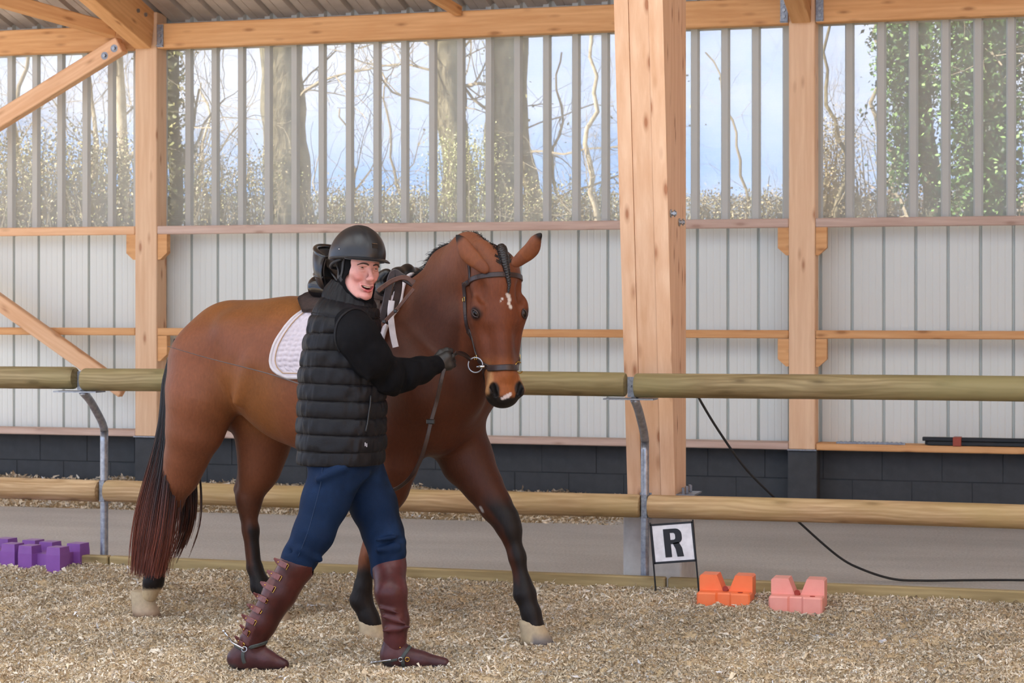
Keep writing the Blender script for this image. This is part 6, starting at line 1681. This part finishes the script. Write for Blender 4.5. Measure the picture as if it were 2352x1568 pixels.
# sleeves
S = Field(axis(-.16, (.44, .0060)), axis(-.32, (.30, .0065)), axis(1.02, (1.50, .0060)))
S.chain([MP(806, 752, -.125), MP(822, 775, -.165), MP(850, 820, -.145), MP(884, 860, -.055), MP(905, 868, -.015)], [.080, .081, .078, .070, .066], .03)
S.chain([MP(884, 860, -.045), MP(925, 860, .01), MP(965, 850, .07), MP(1000, 838, .135)], [.066, .060, .051, .037], .03)
for (a, b_, r_) in (((858, 802, -.215), (905, 835, -.15), .010), ((872, 890, -.10), (900, 840, -.125), .012), ((905, 900, -.03), (925, 850, -.05), .010), ((945, 885, .02), (955, 838, .0), .008), ((800, 800, -.225), (845, 868, -.20), .010)):
    S.rc(MP(*a), MP(*b_), r_, r_, .03)
for (a, b_, r_) in (((884, 888, -.115), (912, 836, -.145), .003), ((928, 890, -.03), (940, 842, -.06), .003)):
    S.rc(MP(*a), MP(*b_), r_, r_, .05, op='sub')
S.rc(MP(988, 841, .12), MP(1003, 837, .142), .040, .038, .004)
S.rc(MP(1000, 838, .137), MP(1030, 832, .18), .026, .024, .004, op='sub')
v, f = S.nets(); mk('right_sleeve', v, f, M_knit, man, smooth=True)
S2 = Field(axis(-.16, (.14, .010)), axis(.05, (.50, .010)), axis(1.0, (1.50, .010)))
S2.chain([MP(806, 755, .12), SH_L, EL_L, (EL_L + WR_L) / 2, WR_L], [.076, .076, .060, .052, .040], .03); v, f = S2.nets(); mk('left_sleeve', v, f, M_knit, man, smooth=True)
# armhole edge of the vest lying over the sleeve
ah = resample([MP(776, 812, -.19), MP(765, 775, -.20), MP(770, 742, -.198), MP(790, 719, -.185), MP(820, 707, -.150), MP(848, 722, -.12), MP(866, 752, -.10)], 60)
AP, AN = S.snap(ah, .002)
for _ in range(4): AP[1:-1] = (AP[:-2] + AP[1:-1] + AP[2:]) / 3
MB().tube(AP, .0055, 8).build('armhole_binding', M_vest, man, smooth=True)
# yoke: upper shoulder of the vest
# gloves
M_glove = simple('black_leather_glove', (36, 33, 32), .5, 0, (28, 26, 25), 60, bmp=.0008)
def glove(name, wr, hd, up_, sgn, parent):
    """fist: wr wrist, hd palm centre; fingers curl away from the viewer round the rein, thumb on top"""
    X = nrm(hd - wr); U_ = nrm(np.array(up_) - X * (np.array(up_) @ X)); Y = np.cross(U_, X) * sgn      # Y: away from the back of the hand
    g = lambda a, b_, c_: hd + X * a + Y * b_ + U_ * c_
    lo = np.min([wr, hd], axis=0) - .075; hi = np.max([wr, hd], axis=0) + .085
    Gf = Field(axis(lo[0], (hi[0], .0028)), axis(lo[1], (hi[1], .0028)), axis(lo[2], (hi[2], .0028)))
    Gf.rc(wr - X * .012, wr + X * .02, .034, .030, .01); Gf.rc(g(-.035, 0, .004), g(.012, -.002, .014), .026, .024, .015); Gf.rc(g(-.035, 0, -.004), g(.010, -.002, -.020), .024, .021, .015)
    for k, (c_, L1, L2, L3, r_) in enumerate(((.027, .036, .024, .018, .0098), (.009, .040, .027, .019, .0102), (-.009, .037, .025, .018, .0098), (-.026, .030, .020, .016, .0088))):
        p0 = g(.016, -.004, c_); p1 = p0 + X * L1 * .62 + Y * L1 * .72 - U_ * .003; p2 = p1 - X * L2 * .55 + Y * L2 * .75; p3 = p2 - X * L3 * .95 - Y * L3 * .25
        Gf.chain([p0, p1, p2, p3], [r_ * 1.15, r_, r_ * .94, r_ * .86], .0035)
    t0 = g(-.030, .004, .024); t1 = g(-.002, .012, .040); t2 = g(.026, .020, .040); t3 = g(.044, .026, .032)
    Gf.chain([t0, t1, t2, t3], [.015, .0128, .0112, .0095], .004)
    v, f = Gf.nets(); return mk(name, v, f, M_glove, parent, smooth=True)
glove('right_glove', WR_R + nrm(HA_R - WR_R) * .008, HA_R, (0, 0, 1), 1, man)
glove('left_glove', WR_L, WR_L + np.array([-.045, .02, -.015]), (0, 0, 1), 1, man)
ball('wrist_skin', MP(1003, 842, .100), .010, M_skin, man, 8, (1.0, .6, 1.2)) if False else None

# jeans
M_jean = vcol('blue_denim', rough=.8, nscale=240, amt=.18, bmp=.0006, spec=.2)
J_ = Field(axis(-.34, (.26, .0068)), axis(-.26, (.24, .0068)), axis(.30, (.96, .0068)))
J_.ell(MP(787, 1052, 0), (.150, .160, .11), None, .04)
J_.chain([MP(775, 1078, -.08), MP(748, 1150, -.10), MP(720, 1225, YR), MP(689, 1280, YR), MP(670, 1315, YR)], [.112, .092, .078, .066, .058], .03)
J_.chain([MP(828, 1085, .07), MP(858, 1160, .06), MP(880, 1225, .05), MP(890, 1268, .03), MP(884, 1310, .025)], [.100, .092, .079, .069, .058], .03)
for (a, b_, r_, k) in (((905, 1252, -.03), (924, 1244, .03), .012, .02), ((870, 1262, -.05), (915, 1256, -.03), .011, .02), ((866, 1240, -.06), (908, 1232, -.04), .008, .02), ((690, 1262, -.20), (735, 1285, -.17), .011, .02),
                       ((730, 1100, -.19), (790, 1075, -.19), .008, .03), ((800, 1120, -.14), (840, 1090, -.10), .012, .03), ((706, 1220, -.195), (748, 1238, -.18), .008, .02)):
    J_.rc(MP(*a), MP(*b_), r_, r_, k)
for (a, b_, r_) in (((795, 1160, -.03), (812, 1110, -.10), .006), ((660, 1262, -.18), (700, 1282, -.18), .004), ((872, 1248, -.05), (925, 1238, .0), .004)):
    J_.rc(MP(*a), MP(*b_), r_, r_, .02, op='sub')
v, f = J_.nets(); nj = fbm(v, 9, 70, 3); nj2 = fbm(v, 40, 75, 2); 
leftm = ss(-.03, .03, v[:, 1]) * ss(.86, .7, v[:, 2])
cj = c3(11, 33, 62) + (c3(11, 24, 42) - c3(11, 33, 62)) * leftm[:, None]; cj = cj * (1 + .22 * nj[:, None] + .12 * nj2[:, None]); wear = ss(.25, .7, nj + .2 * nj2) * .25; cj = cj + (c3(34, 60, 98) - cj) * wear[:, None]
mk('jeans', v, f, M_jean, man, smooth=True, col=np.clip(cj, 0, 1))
sm = [J_.hit(CM + r_ * 7.0, r_, 2.0, .003) for r_ in [nrm(((u - 1176) / FPX, 1, (VH - v_) / FPX)) for u, v_ in resample(np.array([(741, 1072), (737, 1110), (722, 1170), (706, 1225), (684, 1280)], float), 30)]]
sp_, sn_ = J_.snap(np.array([q for q in sm if q is not None]), .0006)
for _ in range(2): sp_[1:-1] = (sp_[:-2] + sp_[1:-1] + sp_[2:]) / 3
MB().tube(sp_, .0014, 5).build('side_seam', simple('denim_seam', (28, 52, 84), .8), man, smooth=True)

# half chaps and boots
M_chap = vcol('oxblood_leather', rough=.36, nscale=70, amt=.15, bmp=.0007, spec=.3); M_sole = simple('dark_rubber_sole', (58, 62, 66), .7); M_tab = simple('oxblood_tab_leather', (112, 58, 54), .4, 0, (92, 46, 44), 60)
def chapcol(v, seed, a, b_): n = fbm(v, 14, seed, 3)[:, None]; return np.clip(a + (b_ - a) * np.clip(.5 + n, 0, 1), 0, 1)
lo = MP(500, 1545, -.25); hi = MP(730, 1260, .05)
C1 = Field(axis(lo[0], (hi[0], .0046)), axis(-.24, (.02, .0046)), axis(.015, (.50, .0046)))
C1.chain([MP(690, 1278, YR), MP(684, 1296, YR), MP(643, 1362, YR), MP(601, 1432, YR), MP(580, 1476, YR)], [.0685, .068, .064, .056, .048], .02)
C1.rc(MP(560, 1462, -.13), MP(600, 1478, -.14), .012, .012, .02)
C1.cut(MP(678, 1286, YR), nrm((.30, 0, 1.0))); C1.cut(MP(575, 1482, YR), nrm((-.30, 0, -1)))
v, f = C1.nets(); cc_ = chapcol(v, 100, c3(73, 33, 29), c3(52, 23, 22)); edge_ = v[:, 0] < (np.interp(v[:, 2], [.05, .42], [MP(566, 1480)[0], MP(655, 1290)[0]])); cc_ = np.where(edge_[:, None], cc_ * .75 + c3(102, 63, 63) * .4, cc_)
mk('half_chap', v, f, M_chap, man, smooth=True, col=cc_)
C2 = Field(axis(MP(830, 1400)[0], (MP(965, 1400)[0], .0046)), axis(-.17, (.12, .0046)), axis(.015, (.56, .0046)))
C2.chain([MP(893, 1262, .03), MP(893, 1300, .03), MP(898, 1360, YL), MP(909, 1425, YL), MP(907, 1482, YL)], [.0665, .067, .062, .051, .045], .02)
for (a, b_, r_) in (((878, 1415, -.11), (930, 1432, -.12), .004), ((882, 1448, -.11), (940, 1440, -.11), .006), ((872, 1396, -.11), (915, 1408, -.13), .004)): C2.rc(MP(*a), MP(*b_), r_, r_, .02)
for (a, b_, r_) in (((884, 1430, -.125), (938, 1444, -.12), .002), ((880, 1402, -.125), (925, 1420, -.14), .002)): C2.rc(MP(*a), MP(*b_), r_, r_, .02, op='sub')
C2.cut(MP(885, 1268, .03), nrm((-.62, -.25, 1.0))); C2.cut(MP(907, 1490, YL), nrm((0, 0, -1)))
v, f = C2.nets(); cc_ = chapcol(v, 110, c3(91, 47, 47), c3(73, 36, 36)); mk('half_chap', v, f, M_chap, man, smooth=True, col=cc_)
def foot(pts, y, heel, name, seed, sole_pts):
    xs_ = [MP(u, v, y)[0] for u, v, r in pts]
    Fb = Field(axis(min(xs_) - .07, (max(xs_) + .07, .0046)), axis(y - .08, (y + .08, .0046)), axis(-.03, (.16, .0046)))
    Fb.chain([MP(u, v, y) for u, v, r in pts], [r for u, v, r in pts], .02, sq=.92)
    Fb.cut((0, 0, .006), (0, 0, -1)); v, f = Fb.nets(); bc = lambda vv, q: q + (c3(66, 66, 70) - q) * (ss(.034, .020, vv[:, 2]) + ss(min(xs_) + .012, min(xs_) - .012, vv[:, 0]) * ss(.055, .035, vv[:, 2])).clip(0, 1)[:, None] * .8; mk(name, v, f, M_chap, man, smooth=True, col=bc(v, chapcol(v, seed, c3(91, 56, 56), c3(70, 40, 42)) * .95))
    Fs = Field(axis(min(xs_) - .07, (max(xs_) + .07, .005)), axis(y - .08, (y + .08, .005)), axis(-.04, (.09, .0035)))
    for (u0, v0, r0), (u1, v1, r1) in zip(sole_pts[:-1], sole_pts[1:]):
        Fs.rc(MP(u0, v0, y), MP(u1, v1, y), r0, r1, .01)
    Fs.cut((0, 0, -.012), (0, 0, -1)); Fs.cut((0, 0, .016), nrm(heel)); v, f = Fs.nets(); mk('boot_sole', v, f, M_sole, man, smooth=True); return Fb
F1 = foot([(584, 1478, .046), (560, 1502, .044), (545, 1512, .036), (575, 1512, .042), (610, 1514, .038), (650, 1526, .024)], YR, (0, 0, 1), 'right_boot', 120, [(541, 1522, .040), (600, 1530, .036), (652, 1532, .026)])
F2 = foot([(906, 1480, .047), (902, 1504, .046), (930, 1508, .042), (965, 1516, .036), (1018, 1524, .026)], YL, (0, 0, 1), 'left_boot', 121, [(899, 1522, .038), (965, 1524, .036), (1020, 1526, .027)])
def mhit(F_, u, v, off=.0):
    r_ = nrm(((u - 1176) / FPX, 1, (VH - v) / FPX)); h = F_.hit(CM + r_ * 7.2, r_, 1.4, .002); return None if h is None else F_.snap([h], off)
def strapF(F_, pix, w, th, name, mat, n=16):
    P = [mhit(F_, u, v, .001) for u, v in resample(np.array(pix, float), n)]; Nn = np.array([p[1][0] for p in P if p is not None]); P = np.array([p[0][0] for p in P if p is not None])
    if len(P) < 3: return None
    for _ in range(2): P[1:-1] = (P[:-2] + P[1:-1] + P[2:]) / 3
    V, Fa = ribbon(P, Nn, w, th); return mk(name, V, Fa, mat, man)
for k, (u, v_) in enumerate(((643, 1292), (627, 1319), (612, 1345), (596, 1371), (582, 1396), (569, 1421), (555, 1445), (543, 1471))):
    h = mhit(C1, u + 1, v_, .003)
    if h is None: h = mhit(C1, u + 10, v_, .003)
    if h is None: continue
    p, n_ = h[0][0], h[1][0]; fl = 1.0 if 0 < k < 7 else .6
    d = nrm(MP(u + 16, v_ + 9, 0) - MP(u, v_, 0)); d = nrm(d - n_ * (d @ n_) * .6); tip = nrm(-d + np.array([-.25, -.10, .18]) * (1.2 if k in (3, 4, 5) else .6))
    q_ = [mhit(C1, u + dx, v_ + dx * .5, .004) for dx in (17, 11, 6)]; q_ = [a[0][0] for a in q_ if a is not None]
    P = q_ + [p + n_ * .0025, p + tip * .014 + n_ * .001, p + tip * .028 - n_ * .0]
    V, Fa = ribbon(resample(P, 9), np.tile(n_, (9, 1)), np.interp(np.arange(9), [0, 6, 8], [.024, .022, .007]), .0035); t_ = mk('chap_tab', V, Fa, M_tab, man)
    ball('rivet', p + n_ * .006, .0034, M_gold, t_, 5)
    hb = mhit(C1, u + 16, v_ + 8, .005); bq = (hb[0][0] if hb is not None else p + d * .028 + n_ * .004); ud = np.cross(n_, d)
    MB().tube([bq + ud * .014, bq + ud * .014 + d * .008, bq - ud * .014 + d * .008, bq - ud * .014, bq + ud * .014], .0016, 6, cap=False).build('buckle', M_gold, t_)
M_spst = simple('grey_green_strap', (66, 72, 70), .6, 0, (52, 58, 56), 80)
strapF(F1, [(536, 1478), (548, 1486), (560, 1492)], .014, .005, 'spur_strap', M_spst)
strapF(C1, [(565, 1490), (580, 1484), (600, 1478), (612, 1473)], .013, .005, 'spur_strap', M_spst) or strapF(F1, [(565, 1490), (585, 1484), (606, 1478)], .013, .005, 'spur_strap', M_spst)
strapF(F1, [(560, 1494), (558, 1508), (562, 1522)], .014, .005, 'spur_strap', M_spst)
h = mhit(F1, 562, 1491, .006); ring('spur_ring', h[0][0], h[1][0], .010, .0022, M_steel, man)
q0 = MP(534, 1470, YR - .03); q1 = MP(514, 1449, YR)
b = MB(); b.tube(resample([MP(560, 1490, YR - .055), MP(538, 1478, YR - .045), MP(530, 1470, YR), MP(540, 1478, YR + .045)], 20), .0045, 8).tube([MP(530, 1470, YR), q1], .0042, 8); b.build('spur', M_steel, man, smooth=True); ball('spur_ball', q1, .007, M_steel, man, 8)
strapF(F2, [(872, 1519), (890, 1517), (912, 1514)], .010, .005, 'spur_strap', M_spst); strapF(F2, [(922, 1512), (932, 1498), (944, 1482), (952, 1474)], .014, .005, 'spur_strap', M_spst)
strapF(F2, [(924, 1514), (926, 1524), (928, 1532)], .015, .005, 'spur_strap', M_spst)
for u in (920, 935):
    h = mhit(F2, u, 1513, .006); 
    if h is not None: ring('spur_buckle', h[0][0], h[1][0], .008, .0018, M_gold if u > 925 else M_steel, man)
q1 = MP(854, 1521, YL); b = MB(); b.tube(resample([MP(898, 1515, YL - .050), MP(876, 1518, YL - .035), MP(868, 1519, YL), MP(876, 1518, YL + .035)], 20), .004, 8).tube([MP(868, 1519, YL), q1], .004, 8); b.build('spur', M_steel, man, smooth=True); ball('spur_ball', q1, .006, M_steel, man, 8)
h = mhit(C2, 918, 1486, .003)
if h is not None: ball('rivet', h[0][0], .0032, M_gold, man, 5)
# ------------------------------------------------------------------ things that repeat belong together
GROUPS = {'tree': 'trees outside beyond the wall', 'bush': 'scrub outside beyond the wall', 'fence_post': 'bent steel posts of the kicking fence', 'log_rail': 'round log rails of the kicking fence',
          'edging_board': 'edging boards of the riding surface', 'wall_post': 'timber posts of the back wall', 'wall_rail': 'horizontal rails of the back wall', 'sill_board': 'sill boards on the block wall',
          'eaves_beam': 'eaves beams of the back wall', 'roof_rafter': 'rafters over the aisle', 'rail_cleat': 'wooden cleats on the wall posts', 'jump_block': 'plastic jump blocks',
          'roof_purlin': 'purlins under the roof', 'block_pier': 'dark piers under the wall posts', 'diagonal_brace': 'diagonal timber braces at left', 'beam_bracket': 'steel brackets at the eaves beams', 'post_base_plate': 'base plates of the wall posts'}
for _o in bpy.data.objects:
    k_ = _o.name.split('.')[0]
    if _o.parent is None and k_ in GROUPS and 'label' in _o and 'group' not in _o:
        _o['group'] = GROUPS[k_]
